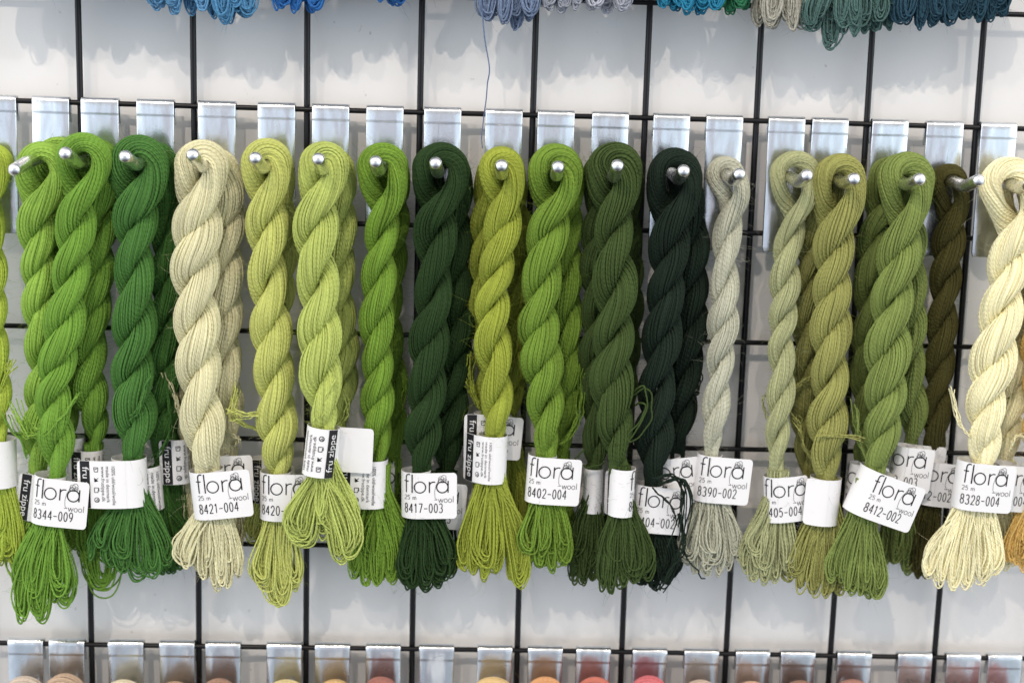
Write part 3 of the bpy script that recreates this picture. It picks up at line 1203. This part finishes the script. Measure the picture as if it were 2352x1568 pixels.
make_skein(G['mid'], 'mid green skein with its tag hanging a little askew, second from the left', (192, 372), 134, [(176, 450), (168, 560), (158, 680), (142, 800), (122, 900), (126, 1000), (132, 1140)], 98, 196, -0.042, Yend=-0.046,
           band=dict(cx=112, cy=1143, side=1, Lf=98, kind='A', num='8344-009', tilt=6, rx=36, rn=27),
           tassel=[(-70, 290, 18, 9, 6), (-55, 270, 22, 9, 0), (-30, 292, 20, 9, 10), (-8, 250, 16, 8, -4), (18, 262, 22, 7, -10), (-40, 230, 26, 7, 14)],
           t_off=(122, 1143), fans=[([(180, 905), (150, 950), (125, 975), (100, 1010)], -0.056, 6, 5), ([(60, 1050), (48, 1010), (25, 985), (8, 950)], -0.045, 4, 7)])
make_skein(G['mid'], 'mid green skein behind, ending in one big open loop', (222, 378), 116, [(235, 450), (228, 560), (216, 680), (210, 800), (208, 880), (222, 980), (212, 1060)], 90, 180, -0.024,
           band=dict(cx=210, cy=1080, side=-1, Lf=46, kind='B', rx=30, rn=22, H=105), tassel=[(14, 322, 42, 9, 0), (-15, 262, 14, 8, 0), (15, 235, 14, 8, 4), (30, 215, 14, 8, 0), (-22, 225, 16, 8, 0)])

# --- emerald
make_skein(G['emerald'], 'emerald green skein with the tag turned to its washing symbols', (318, 378), 132, [(318, 450), (312, 560), (308, 680), (304, 800), (302, 900), (312, 970), (305, 1100)], 110, 206, F, Yend=-0.042,
           band=dict(cx=298, cy=1103, side=-1, Lf=112, kind='B', tilt=-1, rx=40, rn=34, H=113, curl=0.6),
           tassel=[(-88, 188, 10, 10, 8, 6), (-45, 210, 20, 8, 6), (-20, 222, 16, 8, 12), (10, 236, 26, 8, 6), (40, 226, 24, 9, 8), (62, 205, 20, 8, 0)],
           fans=[([(345, 860), (330, 900), (318, 940), (300, 960)], -0.056, 6, 5)])
make_skein(G['emerald'], 'emerald green skein hanging behind, its tag edge showing small print', (358, 378), 96, [(372, 450), (380, 560), (384, 700), (384, 850), (380, 960), (362, 1110)], 92, 196, B_, shade_gain=.85,
           band=dict(cx=340, cy=1118, side=0, kind='B', rx=34, rn=20, H=105, tilt=-4, shift=-52, Y=-0.030), tassel=P(48, 224, 5, 9, 13, 26),
           fans=[([(384, 900), (392, 960), (382, 1010), (350, 1060)], -0.032, 4, 3)])
make_skein(G['emerald'], 'emerald green skein deepest on its hook, half in shadow beside the straw skeins', (372, 392), 84, [(395, 470), (400, 600), (402, 750), (398, 900), (400, 1055)], 84, 190, B3, shade_gain=.8,
           band=dict(cx=412, cy=1056, side=-1, Lf=42, kind='B', rx=26, rn=18, H=108, tilt=-2, Y=-0.020), tassel=P(26, 268, 4, 9))

# --- straw
make_skein(G['straw'], 'pale straw skein at the front of its hook with plump wide twists', (463, 385), 128, [(456, 450), (450, 540), (444, 640), (452, 740), (458, 850), (466, 950), (478, 1120)], 122, 214, F, Yend=-0.046,
           band=dict(cx=480, cy=1130, side=1, Lf=104, kind='A', num='8421-004', tilt=-6, rx=40, rn=28, H=112),
           tassel=[(-58, 168, 22, 10, 4, -8), (-20, 205, 12, 9, 8), (5, 228, 12, 10, 12), (28, 226, 12, 10, 10), (50, 196, 10, 9, 4), (-35, 190, 14, 7, -8), (16, 215, 12, 10, 14)], t_off=(490, 1130),
           fans=[([(420, 980), (410, 930), (395, 890), (384, 850)], -0.03, 5, 6)], fz=480)
make_skein(G['straw'], 'pale straw skein behind to the right of the plump front one', (500, 392), 100, [(518, 460), (514, 560), (518, 700), (520, 830), (518, 930), (525, 1060)], 98, 205, B_,
           band=dict(cx=500, cy=1094, side=1, Lf=88, kind='A', num='8421-004', tilt=-3, rx=30, rn=22, H=112, Y=-0.027), tassel=P(30, 232, 4, 8),
           fans=[([(515, 985), (535, 1000), (548, 1010), (540, 1028)], -0.03, 7, 6)])
make_skein(G['straw'], 'pale straw skein behind to the left, showing as a row of bulges', (440, 400), 84, [(432, 470), (428, 580), (422, 700), (424, 830), (436, 960), (445, 1080)], 76, 180, B3,
           tassel=P(36, 200, 4, 8))

# --- pale yellow green
make_skein(G['pale'], 'pale yellow-green skein with the longest tail, right of the straw skeins', (612, 378), 118, [(615, 460), (613, 560), (612, 660), (624, 780), (634, 900), (640, 1000), (640, 1130)], 108, 204, F, Yend=-0.042,
           band=dict(cx=634, cy=1134, side=1, Lf=92, kind='A', num='8420-002', tilt=0, rx=37, rn=27, H=113),
           tassel=[(-32, 210, 16, 8, 4), (0, 276, 30, 12, 8), (8, 262, 20, 9, 12), (-14, 240, 20, 9, -4), (34, 230, 14, 8, 0), (14, 215, 12, 8, 10)],
           fans=[([(590, 985), (560, 975), (535, 950), (545, 885)], -0.04, 8, 7), ([(620, 950), (585, 952), (550, 950), (522, 944)], -0.048, 7, 8)], fz=420)
make_skein(G['pale'], 'pale yellow-green skein tucked behind the one with the longest tail', (632, 382), 84, [(648, 450), (645, 560), (640, 680), (630, 800), (652, 920), (650, 1060)], 78, 180, B_,
           band=dict(cx=600, cy=1100, side=-1, Lf=26, kind='B', rx=24, rn=18, H=108), tassel=P(46, 210, 5, 8, 16, -36))

# --- apple green
make_skein(G['apple'], 'pale apple green skein hanging in front with two big side curls at its end', (745, 383), 116, [(735, 460), (722, 560), (728, 660), (732, 760), (738, 860), (748, 940), (738, 1030)], 112, 206, F, Yend=-0.060,
           band=[dict(cx=738, cy=1033, side=0, Lf=0, kind='B2', tilt=6, rx=38, rn=30, H=114, shift=46),
                 dict(cx=748, cy=1034, side=1, Lf=108, attach='back', kind=None, tilt=2, rx=30, rn=18, H=106, bend=-0.02, Y=-0.056)],
           tassel=[(-34, 228, 34, 9, 8, -8), (-48, 212, 26, 8, 4, -8), (54, 248, 34, 10, 10, 10), (40, 262, 28, 10, 4, 6), (62, 225, 26, 8, 2, 12), (0, 170, 14, 7, 12)],
           trx=30, fans=[([(770, 870), (752, 905), (735, 945), (725, 965)], -0.066, 5, 5)])
make_skein(G['apple'], 'apple green skein in the shade behind the one with side curls', (765, 386), 96, [(782, 450), (786, 560), (784, 680), (788, 800), (785, 900), (770, 1020)], 80, 184, B_,
           tassel=P(38, 250, 4, 8), fans=[([(790, 900), (800, 930), (790, 965), (770, 990)], -0.03, 4, 8)])

# --- moss
make_skein(G['moss'], 'moss green skein with a broad blank white band', (878, 388), 120, [(882, 465), (872, 560), (872, 660), (868, 760), (870, 860), (864, 950), (868, 1100)], 90, 190, F, Yend=-0.038,
           band=dict(cx=854, cy=1106, side=-1, Lf=78, kind='B', tilt=1, rx=37, rn=27, H=114), trx=28,
           tassel=[(-46, 232, 14, 8, 2), (-22, 244, 14, 9, 8), (4, 246, 14, 9, 10), (30, 240, 16, 9, 8), (52, 226, 18, 8, 4), (74, 200, 22, 6, 2), (-8, 235, 16, 8, -6)], t_off=(868, 1106))
make_skein(G['moss'], 'moss green skein almost hidden behind the one with the broad blank band', (895, 390), 80, [(908, 460), (902, 600), (898, 750), (905, 900), (900, 1090)], 74, 180, B3, shade_gain=.9,
           band=dict(cx=884, cy=1112, side=1, Lf=24, kind='A', num='8412-003', rx=22, rn=16, H=112, Y=-0.02, textw=60), tassel=P(30, 230, 4, 8),
           fans=[([(905, 960), (920, 940), (925, 900), (930, 870)], -0.02, 4, 6)])

# --- forest
make_skein(G['forest'], 'dark forest green skein with a flat white tag turned to the front', (1012, 395), 134, [(1006, 480), (998, 570), (992, 680), (984, 790), (984, 890), (974, 990), (968, 1120)], 104, 212, F, Yend=-0.042,
           band=dict(cx=956, cy=1130, side=1, Lf=96, kind='A', num='8417-003', tilt=-1, rx=35, rn=27, H=110), trx=30,
           tassel=[(-38, 222, 14, 8, 4), (-14, 232, 16, 9, 8), (12, 234, 20, 9, 10), (38, 226, 22, 9, 6), (60, 205, 16, 8, 0), (-24, 236, 10, 5, 0), (20, 215, 16, 8, 14)], t_off=(968, 1128),
           threads=[[(1062, 400, -0.036), (1080, 440, -0.036), (1076, 480, -0.03), (1062, 495, -0.03)]])
make_skein(G['forest'], 'dark forest green skein in shadow behind the one with the flat white tag', (1030, 400), 110, [(1044, 480), (1042, 600), (1050, 720), (1042, 840), (1036, 950), (1025, 1120)], 96, 196, B_, shade_gain=.85,
           band=dict(cx=1020, cy=1155, side=1, Lf=52, kind='A', num='8417-003', tilt=4, rx=26, rn=20, H=112, Y=-0.030), tassel=P(36, 228, 5, 8, 13, -20))

# --- olive yellow
make_skein(G['olive'], 'olive yellow skein with a plain white band and tag turned edge-on', (1152, 390), 106, [(1158, 470), (1148, 560), (1138, 660), (1132, 760), (1140, 870), (1136, 960), (1130, 1050)], 96, 182, F, Yend=-0.042,
           band=dict(cx=1130, cy=1051, side=-1, Lf=92, kind='B', tilt=1, rx=35, rn=28, H=113, bend=0.55, fs=0.72), trx=26,
           tassel=[(-56, 268, 16, 9, 4), (-34, 280, 14, 9, 8), (-8, 288, 14, 9, 10), (16, 284, 14, 9, 8), (64, 302, 26, 12, 6, 8), (50, 290, 18, 8, 2, 4), (0, 260, 14, 8, -6)])
make_skein(G['olive'], 'olive yellow skein behind to the left, its black striped tag showing beside the front one', (1125, 395), 60, [(1118, 480), (1108, 600), (1104, 700), (1118, 820), (1120, 900), (1118, 1000)], 76, 180, B_, shade_gain=.95,
           band=dict(cx=1110, cy=1000, side=-1, Lf=46, kind='B', rx=24, rn=18, H=112, Y=-0.028), tassel=P(30, 290, 4, 8),
           fans=[([(1100, 935), (1088, 900), (1078, 860), (1080, 800)], -0.026, 9, 9), ([(1095, 930), (1080, 900), (1070, 880), (1066, 850)], -0.022, 6, 8)])
make_skein(G['olive'], 'olive yellow skein in shade behind to the right, its tag corner poking out', (1172, 395), 70, [(1186, 470), (1188, 600), (1186, 720), (1184, 850), (1172, 1000)], 76, 180, B3, shade_gain=.9,
           band=dict(cx=1150, cy=1000, side=1, Lf=50, kind='A', num='8403-006', rx=24, rn=18, H=104, Y=-0.024, tilt=4), tassel=P(30, 280, 4, 8, 12, 20))

# --- leaf green
make_skein(G['leaf'], 'leaf green skein with its rounded tag facing front, right of the olive yellow ones', (1276, 392), 124, [(1268, 480), (1254, 570), (1246, 660), (1238, 760), (1246, 860), (1250, 950), (1255, 1080)], 108, 196, F, Yend=-0.042,
           band=dict(cx=1242, cy=1096, side=1, Lf=92, kind='A', num='8402-004', tilt=3, rx=34, rn=27, H=112), trx=28,
           tassel=[(-30, 205, 12, 8, 4), (-6, 218, 12, 9, 8), (18, 222, 14, 9, 8), (44, 210, 14, 9, 4), (8, 212, 10, 8, -4), (52, 196, 12, 7, 0)], t_off=(1252, 1096))
make_skein(G['leaf'], 'leaf green skein close behind to the right, with loose ends sticking out', (1290, 395), 96, [(1308, 480), (1304, 600), (1300, 720), (1306, 840), (1298, 950), (1290, 1080)], 84, 184, B_,
           tassel=P(34, 200, 4, 8), fans=[([(1290, 1010), (1318, 985), (1335, 930), (1345, 840)], -0.03, 7, 9), ([(1285, 1020), (1310, 1000), (1330, 960), (1338, 905)], -0.036, 6, 8)])

# --- dark olive
make_skein(G['darkolive'], 'dark olive green skein with a strand sprung out in loops at its side', (1410, 392), 122, [(1414, 480), (1410, 570), (1412, 670), (1406, 770), (1404, 870), (1414, 970), (1426, 1110)], 112, 206, F, Yend=-0.050,
           band=dict(cx=1428, cy=1127, side=0, Lf=0, kind='A', num='8404-003', tilt=1, rx=30, rn=31, H=113, shift=7), trx=22, end_r=.44,
           tassel=[(-30, 250, 10, 9, 4), (-12, 258, 10, 9, 8), (10, 246, 14, 8, 8), (38, 238, 20, 10, 6, 6), (58, 225, 22, 8, 0, 8), (-20, 240, 12, 8, -6), (20, 230, 16, 8, 12)],
           threads=[[(1455, 905, -0.05), (1488, 895, -0.055), (1500, 950, -0.055), (1470, 1000, -0.055), (1420, 1025, -0.058)],
                    [(1450, 900, -0.05), (1478, 890, -0.055), (1484, 945, -0.055), (1455, 1000, -0.055), (1412, 1040, -0.058)],
                    [(1460, 930, -0.05), (1480, 925, -0.055), (1474, 960, -0.055), (1440, 1000, -0.056), (1408, 1020, -0.058)]])
make_skein(G['darkolive'], 'dark olive green skein behind to the left, gathered by a narrow blank white band', (1385, 400), 92, [(1378, 480), (1368, 600), (1372, 720), (1370, 840), (1372, 960), (1362, 1110)], 92, 192, B_, Yend=-0.03, shade_gain=.9,
           band=dict(cx=1362, cy=1124, side=0, kind=None, rx=23, rn=24, H=108), trx=17, end_r=.42,
           tassel=[(-34, 240, 10, 9, 0), (-14, 244, 12, 9, 6), (8, 236, 14, 9, 6), (24, 215, 12, 8, 0), (-24, 210, 16, 8, 8)],
           threads=[[(1340, 1030, -0.04), (1322, 1062, -0.04), (1350, 1072, -0.044), (1392, 1060, -0.044)]])
make_skein(G['darkolive'], 'dark olive green skein deepest on its hook, its striped tag squeezed between two bands', (1440, 402), 70, [(1446, 500), (1444, 700), (1436, 900), (1412, 1120)], 72, 184, B3, shade_gain=.85,
           band=dict(cx=1412, cy=1126, side=-1, Lf=26, kind='B', rx=18, rn=14, H=108, Y=-0.026), tassel=P(20, 180, 3, 8))

# --- black green
make_skein(G['black'], 'nearly black green skein whose cut ends straggle over its own tag', (1550, 402), 130, [(1545, 500), (1536, 590), (1526, 690), (1516, 790), (1508, 890), (1504, 1000), (1502, 1150)], 104, 220, F, Yend=-0.040,
           band=dict(cx=1484, cy=1162, side=1, Lf=98, kind='A', num='8404-002', tilt=4, rx=33, rn=26, H=112), trx=28, t_off=(1504, 1162),
           tassel=[(-20, 190, 14, 9, 0), (6, 200, 16, 9, 4), (30, 190, 16, 9, 4), (48, 160, 14, 8, 0)],
           fans=[([(1500, 1100), (1545, 1092), (1572, 1130), (1566, 1240)], -0.056, 5, 7), ([(1520, 1110), (1568, 1100), (1584, 1160), (1548, 1290)], -0.056, 5, 9),
                 ([(1560, 1180), (1572, 1250), (1550, 1300), (1520, 1350)], -0.05, 8, 8), ([(1500, 1120), (1520, 1140), (1545, 1165), (1552, 1200)], -0.056, 2, 6)],
           threads=[[(1570, 1210, -0.05), (1572, 1270, -0.05), (1600, 1310, -0.05), (1618, 1332, -0.05)]])
make_skein(G['black'], 'nearly black green skein behind to the right, bulging wide below the loop', (1570, 405), 80, [(1588, 500), (1588, 620), (1588, 740), (1572, 850), (1566, 960), (1550, 1060)], 92, 200, B_, shade_gain=.9,
           band=dict(cx=1540, cy=1100, side=1, Lf=70, kind='A', num='8390-002', tilt=-7, rx=28, rn=20, H=112, Y=-0.030), tassel=P(28, 220, 4, 8),
           fans=[([(1580, 930), (1600, 905), (1610, 870), (1606, 840)], -0.024, 4, 5), ([(1560, 1200), (1580, 1180), (1582, 1140), (1570, 1105)], -0.034, 4, 5)])

# --- sage
make_skein(G['sage'], 'single slim grey sage skein with its tag facing front', (1666, 402), 92, [(1684, 455), (1670, 560), (1668, 650), (1660, 750), (1650, 850), (1640, 950), (1632, 1080)], 78, 192, -0.022, Yend=-0.036,
           band=dict(cx=1624, cy=1094, side=1, Lf=100, kind='A', num='8390-002', tilt=4, rx=30, rn=24, H=112), trx=24, t_off=(1634, 1094),
           tassel=[(-44, 218, 12, 8, 2), (-24, 232, 12, 9, 6), (0, 238, 12, 9, 8), (26, 236, 12, 9, 6), (48, 226, 14, 8, 0), (66, 210, 14, 4, -4), (10, 225, 12, 8, -4)])

# --- light sage
make_skein(G['lsage'], 'slim light sage skein with a kinked twist halfway down', (1826, 405), 116, [(1830, 500), (1808, 580), (1804, 660), (1796, 740), (1790, 790), (1796, 860), (1788, 950), (1784, 1120)], 74, 180, -0.026, Yend=-0.040,
           band=dict(cx=1782, cy=1142, side=1, Lf=74, kind='A', num='8405-004', tilt=-4, rx=29, rn=24, H=110, bend=0.25, textw=118), trx=24,
           tassel=[(-60, 200, 12, 9, 4), (-40, 222, 14, 9, 6), (-16, 234, 14, 9, 8), (6, 232, 12, 8, 4), (26, 196, 14, 9, 10, 6), (38, 180, 14, 8, 4)], sep=1.05,
           fans=[([(1762, 960), (1752, 930), (1752, 915), (1756, 905)], -0.03, 4, 3)])

# --- olive sage
make_skein(G['osage'], 'olive sage skein with the turned tag and broad white band', (1928, 412), 124, [(1924, 500), (1914, 590), (1908, 690), (1904, 790), (1906, 890), (1902, 990), (1896, 1140)], 106, 200, F, Yend=-0.042,
           band=dict(cx=1892, cy=1147, side=-1, Lf=50, kind=None, tilt=2, rx=37, rn=27, H=112, bend=0.4), trx=30,
           tassel=[(-66, 205, 14, 8, -6), (-40, 228, 14, 9, 4), (-14, 238, 14, 9, 8), (14, 240, 14, 9, 8), (42, 236, 14, 9, 2), (70, 232, 16, 8, -2), (-54, 190, 20, 8, 8)],
           fans=[([(1875, 1000), (1900, 1000), (1940, 1000), (1985, 1012)], -0.056, 6, 3), ([(1870, 1060), (1845, 1020), (1838, 980), (1822, 950)], -0.036, 8, 7)])
make_skein(G['osage'], 'olive sage skein coloured as in shade, behind to the left with loose strands', (1895, 418), 96, [(1878, 500), (1862, 600), (1858, 700), (1852, 800), (1844, 900), (1850, 1000), (1860, 1140)], 80, 190, B_, shade_gain=.8,
           band=dict(cx=1848, cy=1180, side=-1, Lf=34, kind='B', rx=24, rn=18, H=92, Y=-0.028), tassel=P(40, 215, 4, 9),
           fans=[([(1830, 892), (1850, 872), (1880, 866), (1900, 852)], -0.034, 5, 5)])

# --- grey green
make_skein(G['gg'], 'grey-green skein whose tag hangs strongly tilted', (2082, 412), 126, [(2078, 510), (2058, 600), (2048, 700), (2042, 800), (2036, 900), (2024, 1000), (1996, 1120)], 112, 204, F, Yend=-0.052,
           band=dict(cx=1996, cy=1128, side=1, Lf=112, kind='A', num='8412-002', tilt=19, rx=43, rn=43, H=112), trx=30, t_off=(1990, 1138),
           tassel=[(-40, 205, 14, 8, 4), (-24, 232, 12, 9, 8), (0, 240, 12, 9, 8), (20, 250, 12, 8, 2), (34, 244, 24, 10, 8, 6), (-60, 215, 14, 7, -4), (10, 225, 14, 8, 12)],
           fans=[([(1998, 1070), (1975, 1020), (1968, 980), (1964, 930)], -0.05, 7, 7)])
make_skein(G['gg'], 'grey-green skein coloured as in shade, behind to the left of the tilted tag', (2050, 415), 108, [(2022, 500), (2002, 600), (1996, 700), (1990, 800), (1994, 900), (1990, 1000), (1986, 1110)], 92, 196, B_, shade_gain=.8,
           band=dict(cx=1968, cy=1115, side=1, Lf=66, kind='A', num='8412-003', tilt=5, rx=26, rn=18, H=112, Y=-0.030), tassel=P(30, 210, 4, 8))
make_skein(G['bluegreen'], 'cool green skein at the back right with a blank tag lapping over another', (2088, 425), 70, [(2090, 540), (2092, 640), (2098, 760), (2096, 860), (2098, 960), (2085, 1060)], 80, 190, -0.021,
           band=[dict(cx=2072, cy=1072, side=1, Lf=66, kind='A', num='8412-003', tilt=5, rx=27, rn=20, H=108, Y=-0.034),
                 dict(cx=2095, cy=1074, side=1, Lf=82, attach='back', kind=None, tilt=5, rx=20, rn=12, H=110, Y=-0.030)],
           tassel=[(-28, 240, 14, 9, 2), (-6, 245, 16, 9, 4), (22, 262, 22, 10, 4, 6), (10, 235, 14, 8, 8)], t_off=(2076, 1072))

# --- brown olive
make_skein(G['brown'], 'slim brown olive skein half hidden beside the cream ones', (2178, 420), 92, [(2188, 480), (2174, 580), (2166, 680), (2162, 780), (2158, 880), (2150, 980), (2140, 1100)], 84, 194, -0.020,
           band=dict(cx=2140, cy=1106, side=1, Lf=76, kind='A', num='8412-002', tilt=5, rx=28, rn=20, H=108, Y=-0.024), tassel=P(36, 250, 5, 8, 10, -4))

# --- cream
make_skein(G['cream'], 'cream yellow skein with its tag facing front at the right', (2318, 428), 138, [(2334, 500), (2318, 600), (2302, 710), (2286, 820), (2266, 920), (2262, 1000), (2250, 1110)], 112, 214, F, Yend=-0.050,
           band=dict(cx=2226, cy=1110, side=1, Lf=96, kind='A', num='8328-004', tilt=4, rx=36, rn=28, H=114), trx=32, t_off=(2244, 1110),
           tassel=[(-90, 228, 14, 9, 4), (-66, 244, 14, 10, 8), (-36, 252, 14, 10, 8), (-4, 252, 14, 10, 6), (24, 240, 24, 10, 8, 6), (48, 216, 24, 10, 2, 8), (-50, 225, 16, 9, -6)],
           fans=[([(2235, 1010), (2210, 980), (2196, 940), (2186, 885)], -0.05, 5, 6)], fz=480)
make_skein(G['cream'], 'cream yellow skein behind, its tag cut off by the right edge', (2330, 440), 96, [(2340, 520), (2332, 640), (2334, 760), (2322, 880), (2312, 980), (2310, 1100)], 92, 200, B_,
           band=dict(cx=2300, cy=1114, side=1, Lf=88, kind='A', num='8328-004', tilt=4, rx=28, rn=22, H=112, Y=-0.032), tassel=P(42, 230, 5, 9, 14, 6),
           fans=[([(2318, 1030), (2330, 1010), (2345, 1000), (2365, 1012)], -0.036, 8, 8)])
make_skein(G['gold'], 'golden yellow skein mostly cut off by the right edge', (2400, 436), 110, [(2400, 520), (2396, 700), (2390, 900), (2380, 1120)], 100, 200, F,
           band=dict(cx=2395, cy=1110, side=0, kind=None, rx=34, rn=26, H=112), tassel=P(50, 205, 5, 9, 16, -8))

# ------------------------------------------------------------------ the row above: only the ends of its skeins hang into the picture
UP = [((86, 150, 214), (-40, 60), -20, 'light blue wool end at the top left corner'),
      ((86, 150, 200), (362, 478), 22, 'sky blue wool ends at the top, left of the longer sky blue ones'),
      ((72, 140, 190), (478, 572), 54, 'sky blue wool ends hanging lowest among the blues at the top left'),
      ((38, 112, 196), (638, 732), 30, 'vivid blue wool ends over the third wire from the left'),
      ((40, 108, 190), (872, 934), 16, 'small tip of vivid blue wool ends at the top'),
      ((112, 132, 166), (1122, 1238), 60, 'slate blue wool ends beside the hanging thread'),
      ((150, 156, 170), (1228, 1370), 32, 'grey blue curled wool ends between slate blue and lavender grey'),
      ((180, 184, 198), (1358, 1448), 34, 'pale lavender grey wool ends at the top middle'),
      ((28, 134, 176), (1522, 1652), 33, 'turquoise blue wool ends at the top'),
      ((40, 122, 80), (1640, 1738), 34, 'bottle green wool ends behind the turquoise ones'),
      ((168, 166, 150), (1742, 1866), 70, 'stone grey wool ends left of the teal grey ones'),
      ((74, 110, 104), (1850, 2058), 78, 'teal grey wool ends with one small loop hanging down'),
      ((38, 76, 96), (2062, 2200), 66, 'dark petrol blue wool ends right of the teal grey ones'),
      ((34, 72, 90), (2190, 2330), 52, 'dark petrol blue wool ends nearest the top right corner')]
# skeins of the same row that end just above the picture and shade the wall below them
for c, x, yb, nm in (((86, 150, 214), 92, -14, 'light blue'), ((96, 160, 214), 165, -30, 'pale sky blue'), ((80, 146, 206), 238, -22, 'clear blue'), ((70, 140, 204), 310, -12, 'mid sky blue'),
                     ((60, 120, 200), 590, -16, 'cornflower blue'), ((38, 108, 192), 770, -12, 'royal blue'), ((36, 98, 180), 830, -24, 'deep royal blue'), ((60, 92, 160), 965, -16, 'denim blue'),
                     ((84, 104, 150), 1030, -26, 'dusky blue'), ((150, 160, 176), 1485, -14, 'cool grey'), ((70, 104, 102), 2066, 8, 'dull teal'), ((36, 74, 92), 2196, 2, 'dark blue teal')):
    UP.append((c, (x - 42, x + 42), yb, nm + (' wool ends just above the top edge of the picture' if yb < 0 else ' wool ends filling the gap at the top right')))
for c, (x0, x1), yb, lab in UP:
    cx, hw = (x0 + x1) / 2, (x1 - x0) / 2
    Y = -0.036
    yb = yb - 12
    root = empty('wool_skein', at(cx, yb - 215, Y))
    tag(root, lab, 'wool skein', 'wool ends hanging from the row above')
    m = wool(c)
    mb = MB()
    a = [(cx + rng.uniform(-6, 6), yb - 215 - k * 130) for k in range(4)]
    end = hank(mb, [a[2], a[1], a[0]], 110, a[3], Y, Y, 200, rng.uniform(0, 6), None, False, 0, 1, .72, 60)
    mb.build('twisted_hank', m, root)
    tb = MB()
    npet = max(3, int(hw / 13))
    pet = []
    for i in range(npet):
        f = (i + .5) / npet * 2 - 1
        pet.append((f * (hw - 2), 215 * (1 - 0.06 * rng.random() - 0.10 * f * f), 12, 14, rng.uniform(-20, 26)))
    for i in range(npet):
        pet.append((rng.uniform(-.9, .9) * hw, 215 * rng.uniform(.86, .97), 18, 9, rng.uniform(10, 34)))
    if hw > 95:
        pet.append((-35, 252, 22, 5, 10))
    loops(tb, end, 28, 20, pet, fz=160)
    tb.build('looped_end', m, root)

th = MB()
thread(th, [(1096, -60, -0.05), (1105, 0, -0.048), (1112, 60, -0.044), (1122, 150, -0.040), (1120, 200, -0.036), (1112, 260, -0.03), (1107, 310, -0.028), (1108, 342, -0.028)], -0.04, SR * 0.62, 60, 0.0003)
o = th.build('hanging_thread', wool((104, 128, 172)))
tag(o, 'single blue-grey thread dangling in front of the wire grid from above', 'thread')

# ------------------------------------------------------------------ the row below: hooks and the tops of its skeins
LOW = [(56, (196, 172, 148)), (151, (190, 150, 112)), (287, (222, 205, 160)), (405, (186, 140, 96)), (511, (160, 108, 78)), (652, (226, 198, 116)),
       (763, (224, 168, 84)), (880, (168, 84, 66)), (1003, None), (1137, (240, 190, 104)), (1253, (232, 146, 70)), (1364, (222, 92, 66)),
       (1494, (236, 84, 92)), (1613, (214, 178, 150)), (1731, (222, 160, 118)), (1835, (150, 92, 62)), (1965, (172, 102, 80)), (2104, (222, 172, 158)),
       (2216, (226, 160, 150)), (2311, (222, 130, 126))]
CN = ['beige', 'tan', 'ivory', 'caramel', 'chestnut brown', 'straw gold', 'amber', 'brick red', '', 'light gold', 'orange', 'coral red', 'raspberry pink', 'sand beige',
      'peach', 'cocoa brown', 'russet', 'dusty pink', 'salmon pink', 'rose red']
for i, (px, c) in enumerate(LOW):
    nm = CN[i]
    make_hook(px, -5 * S, None, ('zinc hook of the lower row over the %s skein' % nm) if c else 'empty looking zinc hook of the lower row between brick red and light gold',
              'zinc hooks of the lower row', tilt=rng.uniform(-.03, .03), lean=rng.uniform(-.006, .006))
    if c is None:
        continue
    cx = px + rng.uniform(-8, 8) - 2
    top = {0: 1549, 1: 1543, 2: 1557, 3: 1562, 4: 1555, 5: 1556, 6: 1556, 7: 1552, 9: 1551, 10: 1550, 11: 1551, 12: 1548, 13: 1556, 14: 1560, 15: 1558, 16: 1556, 17: 1565, 18: 1566, 19: 1564}[i]
    lw = rng.uniform(96, 116)
    root = empty('wool_skein', at(cx, top + 55, -0.026))
    tag(root, 'top of a %s skein just rising into the bottom of the picture' % nm, 'wool skein', 'skeins on the lower row of hooks')
    mb = MB()
    hank(mb, [(cx, top + 140), (cx - 4, top + 300), (cx, top + 460)], 100, (cx, top + lw * .5), -0.026, -0.026, 195, 0, lw, True, 0, 1, .8, 150)
    mb.build('twisted_hank', wool([x + (225 - x) * 0.22 for x in c]), root)
